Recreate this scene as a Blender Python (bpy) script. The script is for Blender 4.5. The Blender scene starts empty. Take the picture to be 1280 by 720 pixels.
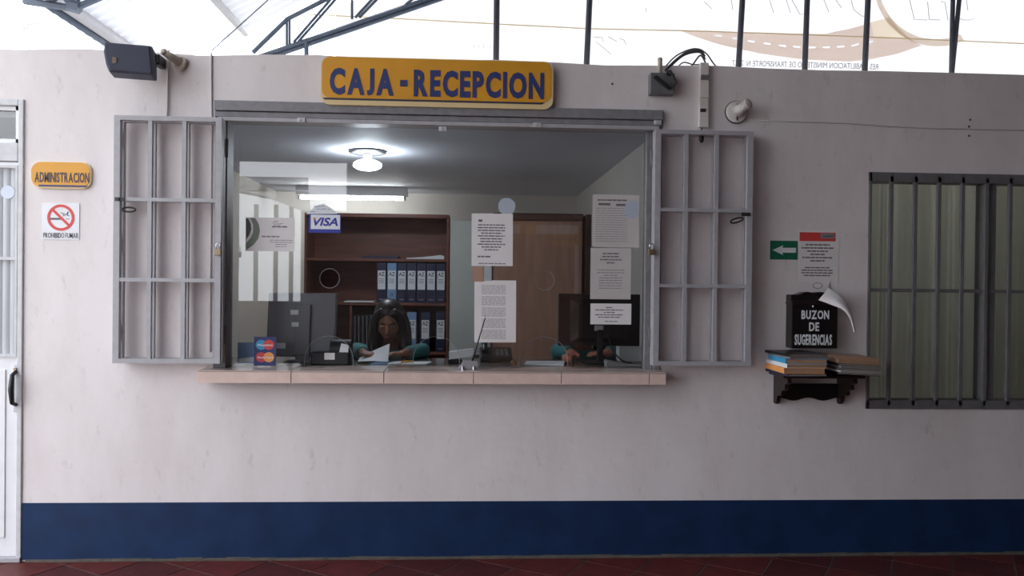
import bpy, bmesh, math, random
from mathutils import Vector, Matrix
random.seed(7)
scn = bpy.context.scene
COL = scn.collection
PI = math.pi

# ------------------------------------------------------------------ camera
CAM = Vector((0, -4.5, 1.555)); FPX = 1000.0
YAW, PITCH, ROLL = 0.05412, -0.00697, 0.01087
_f = Vector((math.sin(YAW)*math.cos(PITCH), math.cos(YAW)*math.cos(PITCH), math.sin(PITCH)))
_r0 = Vector((math.cos(YAW), -math.sin(YAW), 0)); _u0 = _r0.cross(_f)
_r = _r0*math.cos(ROLL) + _u0*math.sin(ROLL); _u = -_r0*math.sin(ROLL) + _u0*math.cos(ROLL)
cd = bpy.data.cameras.new('camera'); cam = bpy.data.objects.new('camera', cd); COL.objects.link(cam)
cd.sensor_width = 36; cd.lens = 36*FPX/1280; cd.clip_start = 0.05; cd.clip_end = 300
cam.matrix_world = Matrix(((_r.x, _u.x, -_f.x, CAM.x), (_r.y, _u.y, -_f.y, CAM.y), (_r.z, _u.z, -_f.z, CAM.z), (0, 0, 0, 1)))
scn.camera = cam
# ------------------------------------------------------------------ sky and exposure
SKY = 4.1
w = bpy.data.worlds.new('overcast_sky'); scn.world = w; w.use_nodes = True
bg = w.node_tree.nodes['Background']; bg.inputs[0].default_value = (0.92, 0.96, 1.03, 1); bg.inputs[1].default_value = SKY
vs = scn.view_settings; vs.view_transform = 'Standard'; vs.look = 'None'; vs.gamma = 1; vs.use_curve_mapping = False; vs.exposure = 0.0
try:
    scn.cycles.use_denoising = True
    scn.cycles.max_bounces = 10; scn.cycles.diffuse_bounces = 5; scn.cycles.transparent_max_bounces = 16
    scn.cycles.sample_clamp_indirect = 6
    w.cycles.sampling_method = 'AUTOMATIC'
except Exception:
    pass

# ------------------------------------------------------------------ helpers
def at(px, py, Y=0.0):
    """the point in the plane at depth Y seen at a position of the 1280x720 frame"""
    d = _r*((px-640)/FPX) - _u*((py-360)/FPX) + _f
    t = (Y-CAM.y)/d.y
    return CAM + d*t
def rect(x0, y0, x1, y1, Y=0.0):
    a, b, c, d = at(x0, y0, Y), at(x1, y0, Y), at(x0, y1, Y), at(x1, y1, Y)
    return (a.x+c.x)/2, (b.x+d.x)/2, (c.z+d.z)/2, (a.z+b.z)/2     # X0 X1 Z0 Z1
def s2l(c):
    c = c/255.0
    return c/12.92 if c <= 0.04045 else ((c+0.055)/1.055)**2.4
def rgb(r, g, b): return (s2l(r), s2l(g), s2l(b), 1)

MATS = {}
def mat(name, col, rough=0.6, metal=0.0, vary=0.0, scale=8.0, bump=0.0, bscale=60.0, spec=0.5, stretch=None, col2=None):
    if name in MATS: return MATS[name]
    m = bpy.data.materials.new(name); m.use_nodes = True; nt = m.node_tree; N = nt.nodes; L = nt.links
    p = N['Principled BSDF']; p.inputs['Base Color'].default_value = col
    p.inputs['Roughness'].default_value = rough; p.inputs['Metallic'].default_value = metal
    p.inputs['Specular IOR Level'].default_value = spec
    tc = N.new('ShaderNodeTexCoord'); mp = N.new('ShaderNodeMapping'); L.new(tc.outputs['Object'], mp.inputs[0])
    if stretch: mp.inputs['Scale'].default_value = stretch
    if vary > 0 or col2:
        n = N.new('ShaderNodeTexNoise'); n.inputs['Scale'].default_value = scale; n.inputs['Detail'].default_value = 6
        L.new(mp.outputs[0], n.inputs['Vector'])
        r = N.new('ShaderNodeValToRGB'); L.new(n.outputs['Fac'], r.inputs[0])
        c2 = col2 or tuple(list(max(0, c*(1-vary)) for c in col[:3])+[1])
        r.color_ramp.elements[0].position = 0.35; r.color_ramp.elements[0].color = c2
        r.color_ramp.elements[1].position = 0.65; r.color_ramp.elements[1].color = col
        L.new(r.outputs[0], p.inputs['Base Color'])
    if bump > 0:
        n2 = N.new('ShaderNodeTexNoise'); n2.inputs['Scale'].default_value = bscale; n2.inputs['Detail'].default_value = 5
        L.new(mp.outputs[0], n2.inputs['Vector'])
        b = N.new('ShaderNodeBump'); b.inputs['Strength'].default_value = bump; b.inputs['Distance'].default_value = 0.01
        L.new(n2.outputs['Fac'], b.inputs['Height']); L.new(b.outputs[0], p.inputs['Normal'])
    MATS[name] = m; return m
def emit(name, col, strength):
    if name in MATS: return MATS[name]
    m = bpy.data.materials.new(name); m.use_nodes = True; p = m.node_tree.nodes['Principled BSDF']
    p.inputs['Base Color'].default_value = (0.8, 0.8, 0.8, 1)
    p.inputs['Emission Color'].default_value = col; p.inputs['Emission Strength'].default_value = strength
    MATS[name] = m; return m
def glass(name, tint=(0.9, 0.93, 0.92, 1), ior=1.5, rough=0.0, frost=0.0, frostcol=(0.8, 0.85, 0.9, 1)):
    if name in MATS: return MATS[name]
    m = bpy.data.materials.new(name); m.use_nodes = True; nt = m.node_tree; N = nt.nodes; L = nt.links
    N.remove(N['Principled BSDF']); out = N['Material Output']
    t = N.new('ShaderNodeBsdfTransparent'); t.inputs[0].default_value = tint
    g = N.new('ShaderNodeBsdfGlossy'); g.inputs['Roughness'].default_value = rough; g.inputs[0].default_value = (1, 1, 1, 1)
    fr = N.new('ShaderNodeFresnel'); fr.inputs[0].default_value = ior
    mx = N.new('ShaderNodeMixShader'); L.new(fr.outputs[0], mx.inputs[0]); L.new(t.outputs[0], mx.inputs[1]); L.new(g.outputs[0], mx.inputs[2])
    last = mx
    if frost > 0:
        d = N.new('ShaderNodeBsdfDiffuse'); d.inputs[0].default_value = frostcol
        m2 = N.new('ShaderNodeMixShader'); m2.inputs[0].default_value = frost
        L.new(mx.outputs[0], m2.inputs[1]); L.new(d.outputs[0], m2.inputs[2]); last = m2
    L.new(last.outputs[0], out.inputs[0])
    MATS[name] = m; return m
def cloth_light(name, col, trans=0.5):
    if name in MATS: return MATS[name]
    m = bpy.data.materials.new(name); m.use_nodes = True; nt = m.node_tree; N = nt.nodes; L = nt.links
    N.remove(N['Principled BSDF']); out = N['Material Output']
    d = N.new('ShaderNodeBsdfDiffuse'); d.inputs[0].default_value = col
    t = N.new('ShaderNodeBsdfTranslucent'); t.inputs[0].default_value = col
    mx = N.new('ShaderNodeMixShader'); mx.inputs[0].default_value = trans
    L.new(d.outputs[0], mx.inputs[1]); L.new(t.outputs[0], mx.inputs[2]); L.new(mx.outputs[0], out.inputs[0])
    MATS[name] = m; return m

ORG = {}          # world origin of each object (things are never rotated at the root)
class MB:
    def __init__(s): s.v = []; s.f = []
    def add(s, verts, faces):
        n = len(s.v); s.v += [Vector(v) for v in verts]; s.f += [tuple(i+n for i in f) for f in faces]; return s
    def box(s, x0, x1, y0, y1, z0, z1, M=None):
        vs_ = [Vector(p) for p in ((x0,y0,z0),(x1,y0,z0),(x1,y1,z0),(x0,y1,z0),(x0,y0,z1),(x1,y0,z1),(x1,y1,z1),(x0,y1,z1))]
        if M: vs_ = [M @ v for v in vs_]
        return s.add(vs_, [(0,3,2,1),(4,5,6,7),(0,1,5,4),(1,2,6,5),(2,3,7,6),(3,0,4,7)])
    def bar(s, a, b, wdt, dep, up=(0, 1, 0)):
        """square bar from a to b; wdt across, dep along up"""
        a = Vector(a); b = Vector(b); d = (b-a).normalized(); up = Vector(up); sd = d.cross(up).normalized(); up = sd.cross(d)
        q = []
        for p in (a, b):
            for i, j in ((-1,-1),(1,-1),(1,1),(-1,1)): q.append(p+sd*(i*wdt/2)+up*(j*dep/2))
        return s.add(q, [(0,3,2,1),(4,5,6,7),(0,1,5,4),(1,2,6,5),(2,3,7,6),(3,0,4,7)])
    def tube(s, pts, r, n=8, caps=True):
        pts = [Vector(p) for p in pts]; rs = r if isinstance(r, (list, tuple)) else [r]*len(pts)
        q = []; prev = None
        for i, p in enumerate(pts):
            d = (pts[min(i+1, len(pts)-1)]-pts[max(i-1, 0)]).normalized()
            if prev is None:
                prev = d.orthogonal().normalized()
            prev = (prev - d*prev.dot(d)).normalized(); sd = d.cross(prev)
            for k in range(n):
                a = 2*PI*k/n; q.append(p+(prev*math.cos(a)+sd*math.sin(a))*rs[i])
        f = []
        for i in range(len(pts)-1):
            for k in range(n): f.append((i*n+k, i*n+(k+1)%n, (i+1)*n+(k+1)%n, (i+1)*n+k))
        if caps:
            f.append(tuple(range(n-1, -1, -1))); f.append(tuple((len(pts)-1)*n+k for k in range(n)))
        return s.add(q, f)
    def ball(s, c, r, n=16, m=10, M=None):
        c = Vector(c); r = Vector(r if isinstance(r, (list, tuple, Vector)) else (r, r, r))
        q = []; f = []
        for i in range(m+1):
            th = PI*i/m
            for k in range(n):
                ph = 2*PI*k/n; v = Vector((math.sin(th)*math.cos(ph)*r.x, math.sin(th)*math.sin(ph)*r.y, math.cos(th)*r.z))
                if M: v = M @ v
                q.append(c+v)
        for i in range(m):
            for k in range(n): f.append((i*n+k, (i+1)*n+k, (i+1)*n+(k+1)%n, i*n+(k+1)%n))
        return s.add(q, f)
    def prism(s, poly, y0, y1):
        """polygon of (x,z) pushed from y0 to y1"""
        n = len(poly); q = [(x, y0, z) for x, z in poly]+[(x, y1, z) for x, z in poly]
        ar = sum(poly[i][0]*poly[(i+1)%n][1]-poly[(i+1)%n][0]*poly[i][1] for i in range(n))
        f = [tuple(range(n)), tuple(range(2*n-1, n-1, -1))]+[(i, n+i, n+(i+1)%n, (i+1)%n) for i in range(n)]
        if ar < 0: f = [tuple(reversed(t)) for t in f]
        return s.add(q, f)
    def prism_x(s, poly, x0, x1):
        """polygon of (y,z) pushed along x"""
        n = len(poly); q = [(x0, y, z) for y, z in poly]+[(x1, y, z) for y, z in poly]
        f = [tuple(range(n)), tuple(range(2*n-1, n-1, -1))]+[(i, n+i, n+(i+1)%n, (i+1)%n) for i in range(n)]
        return s.add(q, f)
    def move(s, d):
        d = Vector(d); s.v = [v+d for v in s.v]; return s
    def xf(s, M): s.v = [M @ v for v in s.v]; return s
    def build(s, name, m, parent=None, bevel=0.0, smooth=False, seg=2, origin=None, weld=False):
        if parent is not None: o0 = ORG[parent.name]
        elif origin is not None: o0 = Vector(origin)
        else:
            xs = [v.x for v in s.v]; ys = [v.y for v in s.v]; zs = [v.z for v in s.v]
            o0 = Vector(((min(xs)+max(xs))/2, (min(ys)+max(ys))/2, min(zs)))
        me = bpy.data.meshes.new(name); me.from_pydata([v-o0 for v in s.v], [], s.f)
        bm = bmesh.new(); bm.from_mesh(me)
        if weld: bmesh.ops.remove_doubles(bm, verts=bm.verts, dist=1e-5)
        bmesh.ops.recalc_face_normals(bm, faces=bm.faces)
        if bevel > 0:
            ed = [e for e in bm.edges if len(e.link_faces) == 2 and e.calc_face_angle(0) > 0.5]
            bmesh.ops.bevel(bm, geom=ed, offset=bevel, segments=seg, profile=0.5, affect='EDGES', clamp_overlap=True)
        bm.to_mesh(me); bm.free()
        if smooth:
            for p in me.polygons: p.use_smooth = True
        return link(name, me, m, parent, o0)
def link(name, me, m, parent, o0):
    o = bpy.data.objects.new(name, me); COL.objects.link(o)
    if m is not None:
        me.materials.clear(); me.materials.append(M_(m))
    if parent is not None: o.parent = parent
    else: o.location = o0
    ORG[o.name] = Vector(o0)
    return o
def M_(m): return MATS[m] if isinstance(m, str) else m
def tag(o, label, cat, group=None):
    o['label'] = label; o['category'] = cat
    if group: o['group'] = group
    return o
def thing(name, label, cat, loc, group=None):
    o = bpy.data.objects.new(name, None); COL.objects.link(o); o.location = loc; o.empty_display_size = 0.05
    ORG[o.name] = Vector(loc); return tag(o, label, cat, group)
def struct(o): o['kind'] = 'structure'; return o
def sroot(name, loc=(0, 0, 0)):
    o = bpy.data.objects.new(name, None); COL.objects.link(o); o.location = loc; ORG[o.name] = Vector(loc); o.empty_display_size = 0.05
    return struct(o)
def copy_tree(o, loc, label, parent=None):
    c = o.copy(); COL.objects.link(c); c.parent = parent
    if parent is None: c.location = loc; c['label'] = label
    ORG[c.name] = Vector(loc)
    for ch in o.children: copy_tree(ch, loc, None, c)
    return c
def curve_mesh(splines, half):
    cu = bpy.data.curves.new('tmp', 'CURVE'); cu.dimensions = '2D'; cu.fill_mode = 'BOTH'; cu.extrude = half
    for pts in splines:
        sp = cu.splines.new('POLY'); sp.points.add(len(pts)-1); sp.use_cyclic_u = True
        for p, q in zip(sp.points, pts): p.co = (q[0], q[1], 0, 1)
    o = bpy.data.objects.new('tmp', cu); COL.objects.link(o)
    dg = bpy.context.evaluated_depsgraph_get(); me = bpy.data.meshes.new_from_object(o.evaluated_get(dg))
    bpy.data.objects.remove(o); bpy.data.curves.remove(cu)
    return me
def plate(name, outer, holes, y0, y1, m, parent=None, origin=None):
    """flat plate in the XZ plane with cut-outs, between y0 and y1"""
    me = curve_mesh([outer]+list(holes), abs(y1-y0)/2); ym = (y0+y1)/2
    mb = MB(); mb.add([(v.co.x, ym-v.co.z, v.co.y) for v in me.vertices], [tuple(p.vertices) for p in me.polygons])
    bpy.data.meshes.remove(me)
    return mb.build(name, m, parent, origin=origin, weld=True)
def text_mb(s, x0, x1, z0, z1, y, bold=0.0, depth=0.002, mirror=False, shear=0.0, caps=False, size=False):
    """lettering filling the rectangle, standing in the XZ plane and facing -Y"""
    if caps:      # sign lettering: every capital stands on the line and fills the height
        gl = []; x = 0.0
        for ch in s:
            if ch == ' ': x += 0.20; continue
            m1 = text_mb(ch, 0, 1, 0, 1, 0, bold, 0.002, size=True)
            mbx, wd_, hh = m1
            gl.append((mbx, x, wd_, hh, ch)); x += wd_+0.10
        tot = x-0.10; out = MB(); k = (x1-x0)/tot
        for mbx, gx, wd_, hh, ch in gl:
            for v in mbx.v:
                u = x0+(gx+v.x*wd_)*k
                if ch == '-': zz = z0+(z1-z0)*(0.36+0.24*v.z)
                else: zz = z0+(z1-z0)*v.z
                v.x = u; v.z = zz; v.y = y+v.y*depth/0.002
            out.add(mbx.v, mbx.f)
        return out
    cu = bpy.data.curves.new('tmp', 'FONT'); cu.body = s; cu.size = 1; cu.offset = bold; cu.extrude = 0.01; cu.resolution_u = 3; cu.shear = shear
    o = bpy.data.objects.new('tmp', cu); COL.objects.link(o)
    dg = bpy.context.evaluated_depsgraph_get(); me = bpy.data.meshes.new_from_object(o.evaluated_get(dg))
    bpy.data.objects.remove(o); bpy.data.curves.remove(cu)
    xs = [v.co.x for v in me.vertices]; ys = [v.co.y for v in me.vertices]
    ax, bx, ay, by = min(xs), max(xs), min(ys), max(ys)
    def mp(c):
        u = (c.x-ax)/(bx-ax); v = (c.y-ay)/(by-ay)
        if mirror: u = 1-u
        return (x0+u*(x1-x0), y-(c.z/0.01)*depth/2, z0+v*(z1-z0))
    mb = MB(); mb.add([mp(v.co) for v in me.vertices], [tuple(p.vertices) for p in me.polygons])
    bpy.data.meshes.remove(me)
    return (mb, bx-ax, by-ay) if size else mb
def smooth_pts(pts, n=6):
    out = []
    for i in range(len(pts)-1):
        p0 = pts[max(i-1, 0)]; p1 = pts[i]; p2 = pts[i+1]; p3 = pts[min(i+2, len(pts)-1)]
        for k in range(n):
            t = k/n; out.append(tuple(0.5*((2*p1[c])+(-p0[c]+p2[c])*t+(2*p0[c]-5*p1[c]+4*p2[c]-p3[c])*t*t+(-p0[c]+3*p1[c]-3*p2[c]+p3[c])*t**3) for c in range(len(p1))))
    out.append(tuple(pts[-1])); return out
def rrect(x0, x1, z0, z1, r, n=5):
    p = []
    for cx, cz, a0 in ((x1-r, z0+r, -PI/2), (x1-r, z1-r, 0), (x0+r, z1-r, PI/2), (x0+r, z0+r, PI)):
        for i in range(n+1):
            a = a0+PI/2*i/n; p.append((cx+r*math.cos(a), cz+r*math.sin(a)))
    return p
def circ(cx, cz, r, n=24, a0=0.0, a1=2*PI, rz=None):
    k = n if abs(a1-a0-2*PI) < 1e-6 else n+1
    return [(cx+r*math.cos(a0+(a1-a0)*i/n), cz+(rz or r)*math.sin(a0+(a1-a0)*i/n)) for i in range(k)]
def lines_mb(x0, x1, z0, z1, rows, y, rnd, th=0.45, center=True, gaps=True):
    """rows of broken dark dashes, the look of print too small to read"""
    mb = MB(); n = len(rows); h = (z1-z0)/n; w_ = x1-x0
    for i, r in enumerate(rows):
        if r <= 0: continue
        zc = z1-h*(i+0.5); lw = w_*r; xa = x0+(w_-lw)/2 if center else x0; xb = xa+lw; x = xa
        while x < xb-1e-4:
            l = min(rnd.uniform(0.012, 0.035) if gaps else lw, xb-x)
            mb.box(x, x+l, y-0.0004, y, zc-h*th/2, zc+h*th/2); x += l+0.0035
    return mb

# ------------------------------------------------------------------ materials
def wall_mat():
    m = bpy.data.materials.new('white_plaster'); m.use_nodes = True; nt = m.node_tree; N = nt.nodes; L = nt.links
    p = N['Principled BSDF']; p.inputs['Roughness'].default_value = 0.75; p.inputs['Specular IOR Level'].default_value = 0.3
    tc = N.new('ShaderNodeTexCoord')
    mp = N.new('ShaderNodeMapping'); mp.inputs['Scale'].default_value = (1.6, 1, 0.7); L.new(tc.outputs['Object'], mp.inputs[0])
    n = N.new('ShaderNodeTexNoise'); n.inputs['Scale'].default_value = 1.7; n.inputs['Detail'].default_value = 9; n.inputs['Roughness'].default_value = 0.65
    L.new(mp.outputs[0], n.inputs['Vector'])
    r = N.new('ShaderNodeValToRGB'); r.color_ramp.elements[0].position = 0.3; r.color_ramp.elements[0].color = (0.71, 0.645, 0.642, 1)
    r.color_ramp.elements[1].position = 0.62; r.color_ramp.elements[1].color = (0.80, 0.748, 0.75, 1); L.new(n.outputs['Fac'], r.inputs[0])
    # scuffs: small grey smudges with soft edges
    n2 = N.new('ShaderNodeTexNoise'); n2.inputs['Scale'].default_value = 9; n2.inputs['Detail'].default_value = 8; n2.inputs['Roughness'].default_value = 0.7
    L.new(mp.outputs[0], n2.inputs['Vector'])
    r2 = N.new('ShaderNodeValToRGB'); r2.color_ramp.elements[0].position = 0.58; r2.color_ramp.elements[0].color = (1, 1, 1, 1)
    r2.color_ramp.elements[1].position = 0.78; r2.color_ramp.elements[1].color = (0.70, 0.68, 0.66, 1); L.new(n2.outputs['Fac'], r2.inputs[0])
    mu = N.new('ShaderNodeMix'); mu.data_type = 'RGBA'; mu.blend_type = 'MULTIPLY'; mu.inputs[0].default_value = 1
    L.new(r.outputs[0], mu.inputs[6]); L.new(r2.outputs[0], mu.inputs[7]); L.new(mu.outputs[2], p.inputs['Base Color'])
    n3 = N.new('ShaderNodeTexNoise'); n3.inputs['Scale'].default_value = 14; n3.inputs['Detail'].default_value = 8
    L.new(tc.outputs['Object'], n3.inputs['Vector'])
    b = N.new('ShaderNodeBump'); b.inputs['Strength'].default_value = 0.25; b.inputs['Distance'].default_value = 0.012
    L.new(n3.outputs['Fac'], b.inputs['Height']); L.new(b.outputs[0], p.inputs['Normal'])
    MATS['white_plaster'] = m
wall_mat()
def tile_floor_mat():
    m = bpy.data.materials.new('red_tile_field'); m.use_nodes = True; nt = m.node_tree; N = nt.nodes; L = nt.links
    p = N['Principled BSDF']; p.inputs['Roughness'].default_value = 0.5
    tc = N.new('ShaderNodeTexCoord'); mp = N.new('ShaderNodeMapping'); mp.inputs['Rotation'].default_value = (0, 0, 0.56); mp.inputs['Scale'].default_value = (3.3, 3.3, 3.3)
    L.new(tc.outputs['Object'], mp.inputs[0])
    br = N.new('ShaderNodeTexBrick'); br.offset = 0; br.inputs['Scale'].default_value = 1; br.inputs['Brick Width'].default_value = 1; br.inputs['Row Height'].default_value = 1
    br.inputs['Mortar Size'].default_value = 0.03; br.inputs['Color1'].default_value = (0.17, 0.045, 0.035, 1); br.inputs['Color2'].default_value = (0.13, 0.035, 0.03, 1)
    br.inputs['Mortar'].default_value = (0.12, 0.11, 0.1, 1); L.new(mp.outputs[0], br.inputs[0]); L.new(br.outputs[0], p.inputs['Base Color'])
    MATS['red_tile_field'] = m
tile_floor_mat()
mat('blue_paint', (0.010, 0.032, 0.098, 1), 0.5, spec=0.25, vary=0.25, scale=6, bump=0.15, bscale=18)
mat('window_grey', rgb(112, 111, 113), 0.45, 0.0, vary=0.15, scale=20)
mat('grey_metal_mid', rgb(138, 136, 140), 0.45, 0.0, vary=0.2, scale=30)
mat('grey_metal', rgb(174, 172, 177), 0.45, 0.0, vary=0.10, scale=30)
mat('grey_metal_dark', rgb(118, 116, 120), 0.45, 0.0, vary=0.2, scale=30)
mat('light_metal', rgb(205, 205, 208), 0.4, 0.0, vary=0.12, scale=20)
mat('black_metal', rgb(40, 40, 42), 0.45)
mat('steel_truss', rgb(95, 105, 120), 0.5, vary=0.2, scale=10)
mat('steel_post', rgb(62, 62, 72), 0.45, vary=0.3, scale=14)
mat('sign_yellow', rgb(226, 160, 40), 0.45, vary=0.10, scale=5)
mat('sign_cream', rgb(225, 200, 150), 0.5)
mat('sign_blue', rgb(48, 58, 112), 0.5)
mat('sign_dark', rgb(60, 55, 70), 0.5)
mat('black_plastic', rgb(30, 30, 34), 0.4)
mat('speaker_plastic', rgb(70, 74, 92), 0.6, bump=0.3, bscale=300)
mat('monitor_black', rgb(26, 26, 30), 0.35)
mat('monitor_grey', rgb(122, 122, 130), 0.5)
mat('white_paint', rgb(232, 232, 236), 0.4, vary=0.06, scale=9)
mat('paper', rgb(228, 224, 224), 0.7, vary=0.04, scale=12)
mat('paper_grey', rgb(196, 190, 188), 0.7, vary=0.05, scale=12)
mat('ink', rgb(104, 100, 106), 0.8)
mat('ink_light', rgb(140, 136, 142), 0.8)
mat('sill_tile', rgb(226, 200, 190), 0.3, vary=0.12, scale=14)
mat('sill_top_tile', rgb(190, 172, 164), 0.12, vary=0.12, scale=10)
mat('counter_top', rgb(120, 112, 108), 0.15, vary=0.15, scale=10)
mat('grout', rgb(120, 112, 106), 0.9)
mat('red_tile', rgb(96, 34, 30), 0.55, vary=0.35, scale=14, bump=0.2, bscale=30)
mat('red_tile_dark', rgb(80, 29, 27), 0.55, vary=0.35, scale=14, bump=0.2, bscale=30)
mat('floor_grout', rgb(98, 92, 86), 0.9, vary=0.3, scale=20)
mat('wood', rgb(120, 72, 58), 0.45, vary=0.35, scale=4, stretch=(1, 1, 8))
mat('wood_dark', rgb(70, 42, 36), 0.5, vary=0.3, scale=4, stretch=(8, 1, 1))
mat('wood_panel', rgb(168, 130, 112), 0.4, vary=0.2, scale=3, stretch=(8, 1, 1))
mat('shelf_black', rgb(40, 26, 24), 0.35, vary=0.3, scale=8)
mat('box_black', rgb(22, 18, 18), 0.3)
mat('office_wall', rgb(222, 218, 212), 0.7, vary=0.05, scale=3)
mat('office_ceiling', rgb(224, 227, 238), 0.7, vary=0.05, scale=3)
mat('office_floor', rgb(160, 150, 140), 0.6, vary=0.2, scale=6)
mat('grey_green', rgb(196, 199, 193), 0.3, vary=0.06, scale=8)
mat('navy', rgb(38, 42, 72), 0.5, vary=0.15, scale=12)
mat('light_blue', rgb(120, 152, 190), 0.5)
mat('label_white', rgb(225, 228, 232), 0.6)
mat('skin', rgb(150, 100, 80), 0.5, vary=0.08, scale=14)
mat('skin_bright', rgb(190, 120, 98), 0.5, vary=0.08, scale=14)
mat('hair', rgb(30, 24, 24), 0.4, vary=0.4, scale=40, stretch=(6, 6, 1))
mat('teal', rgb(62, 128, 130), 0.7, vary=0.15, scale=16)
mat('trousers', rgb(40, 42, 52), 0.8)
mat('green_sign', rgb(20, 104, 78), 0.4)
mat('red_print', rgb(214, 70, 66), 0.5)
mat('visa_blue', rgb(52, 58, 158), 0.4)
mat('orange_print', rgb(236, 160, 90), 0.5)
mat('cyan_print', rgb(60, 160, 205), 0.5)
mat('olive_print', rgb(120, 128, 116), 0.6)
mat('olive_dark', rgb(74, 84, 80), 0.6)
mat('pvc', rgb(222, 214, 210), 0.5, vary=0.15, scale=10)
mat('beige_plastic', rgb(200, 188, 172), 0.5, vary=0.2, scale=30)
mat('cable', rgb(70, 66, 70), 0.6)
mat('cable_white', rgb(205, 200, 200), 0.6)
mat('junction_grey', rgb(110, 112, 114), 0.5, vary=0.2, scale=20)
cloth_light('curtain', (0.76, 0.77, 0.71, 1), 0.4)
mat('roof_sheet', rgb(170, 172, 176), 0.45, vary=0.05, scale=2)
mat('ground', rgb(170, 165, 155), 0.9, vary=0.2, scale=0.6)
mat('hall_wall', rgb(100, 90, 88), 0.8, vary=0.1, scale=1.5)
mat('facade_white', rgb(240, 238, 236), 0.8, vary=0.04, scale=1)
mat('pages', rgb(178, 140, 110), 0.9, vary=0.35, scale=40, stretch=(1, 1, 30))
mat('pages_grey', rgb(150, 142, 136), 0.9, vary=0.35, scale=40, stretch=(1, 1, 30))
mat('door_sticker', rgb(205, 214, 228), 0.5)
mat('tape_brown', rgb(170, 136, 120), 0.5)
mat('brass', rgb(150, 135, 110), 0.35, 0.6)
mat('chrome', rgb(200, 200, 205), 0.2, 0.9)
glass('window_glass', (0.95, 0.955, 0.955, 1), 1.55)
glass('dark_glass', (0.95, 0.96, 0.95, 1), 1.5)
glass('fluted_glass', (0.8, 0.82, 0.84, 1), 1.5, 0.08, 0.55, (0.82, 0.84, 0.88, 1))
glass('clear_tape', (0.9, 0.92, 0.92, 1), 1.5, 0.1, 0.3)
cloth_light('banner_white', (0.92, 0.92, 0.92, 1), 0.6)
cloth_light('banner_road', (0.86, 0.78, 0.73, 1), 0.9)
cloth_light('banner_ring', (0.86, 0.79, 0.73, 1), 0.9)
cloth_light('banner_cream', (0.93, 0.87, 0.78, 1), 0.9)
cloth_light('white_sheet', (0.88, 0.88, 0.89, 1), 0.10)
cloth_light('added_clear_sheet', (0.85, 0.85, 0.86, 1), 0.45)
mat('banner_ink', rgb(150, 140, 140), 0.8)

# ================================================================== THE SETTING
XL, XR = -3.4, 9.4                  # hall from the open left side to the right wall
ZT = at(640, 77).z                  # top of the front wall
WT = 0.14
# openings in the front wall
DX0, DX1 = -3.32, at(29, 420).x; DZ1 = at(10, 124).z
WX0, WX1, WZ1 = at(268, 300).x, at(826, 300).x, at(560, 133).z
ZS = 1.067                          # sill height
RX0, _, RZ0, RZ1 = rect(1084, 217, 1280, 511); RX1 = RX0+1.45
outer = [(XL, 0), (DX0, 0), (DX0, DZ1), (DX1, DZ1), (DX1, 0), (XR, 0), (XR, ZT)]
n_top = 40
for i in range(1, n_top):
    x = XR+(XL-XR)*i/n_top; outer.append((x, ZT+0.006*math.sin(x*5.1)+0.005*math.sin(x*13.7)))
outer.append((XL, ZT))
wall = plate('wall_front', outer, [[(WX0, ZS-0.02), (WX1, ZS-0.02), (WX1, WZ1), (WX0, WZ1)], [(RX0, RZ0), (RX1, RZ0), (RX1, RZ1), (RX0, RZ1)]], 0, WT, 'white_plaster', origin=(0, 0, 0))
struct(wall)
ZB = at(640, 626.3).z
bb = MB()
bb.box(DX1+0.002, XR-0.01, -0.006, 0.0, 0.012, ZB)
struct(bb.build('baseboard_front', 'blue_paint', origin=(0, 0, 0)))
# chips of paint and grout line along the foot of the wall
gm = MB()
for i in range(46):
    x = -2.4+i*0.135; gm.box(x, x+0.135, -0.012-0.006*random.random(), 0, 0.0, 0.012+0.007*random.random())
struct(gm.build('trim_2', 'floor_grout', origin=(0, 0, 0)))
# floor with tiles laid at an angle
fl = MB(); fl.box(XL, XR, -6.9, WT, -0.12, -0.004); floor = struct(fl.build('floor', 'red_tile_field', origin=(0, 0, 0)))
ts = 0.30; ang = -0.56; ca, sa = math.cos(ang), math.sin(ang)
tm = {}
def tile_mesh(mname):
    if mname not in tm:
        t = MB(); g = 0.0045; t.box(g, ts-g, g, ts-g, -0.008, 0.0)
        t.xf(Matrix.Rotation(ang, 4, 'Z'))
        me = bpy.data.meshes.new('tile'); me.from_pydata(t.v, [], t.f); me.materials.append(M_(mname)); tm[mname] = me
    return tm[mname]
fb = MB(); fb.box(XL, XR, -1.3, 0, -0.004, -0.003); fb.build('grout_bed', 'floor_grout', floor)
cnt = 0; cells = []
for i in range(-30, 40):
    for j in range(-40, 40):
        x, y = i*ts*ca-j*ts*sa, i*ts*sa+j*ts*ca
        cs = [(x+a*ca-b*sa, y+a*sa+b*ca) for a in (0, ts) for b in (0, ts)]
        if -1.05 < min(c[1] for c in cs) < -0.012 and -3.2 < x < 4.3:
            cells.append((x, y))
cells.sort(key=lambda c: -c[1])
from mathutils import geometry as _g
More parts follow.
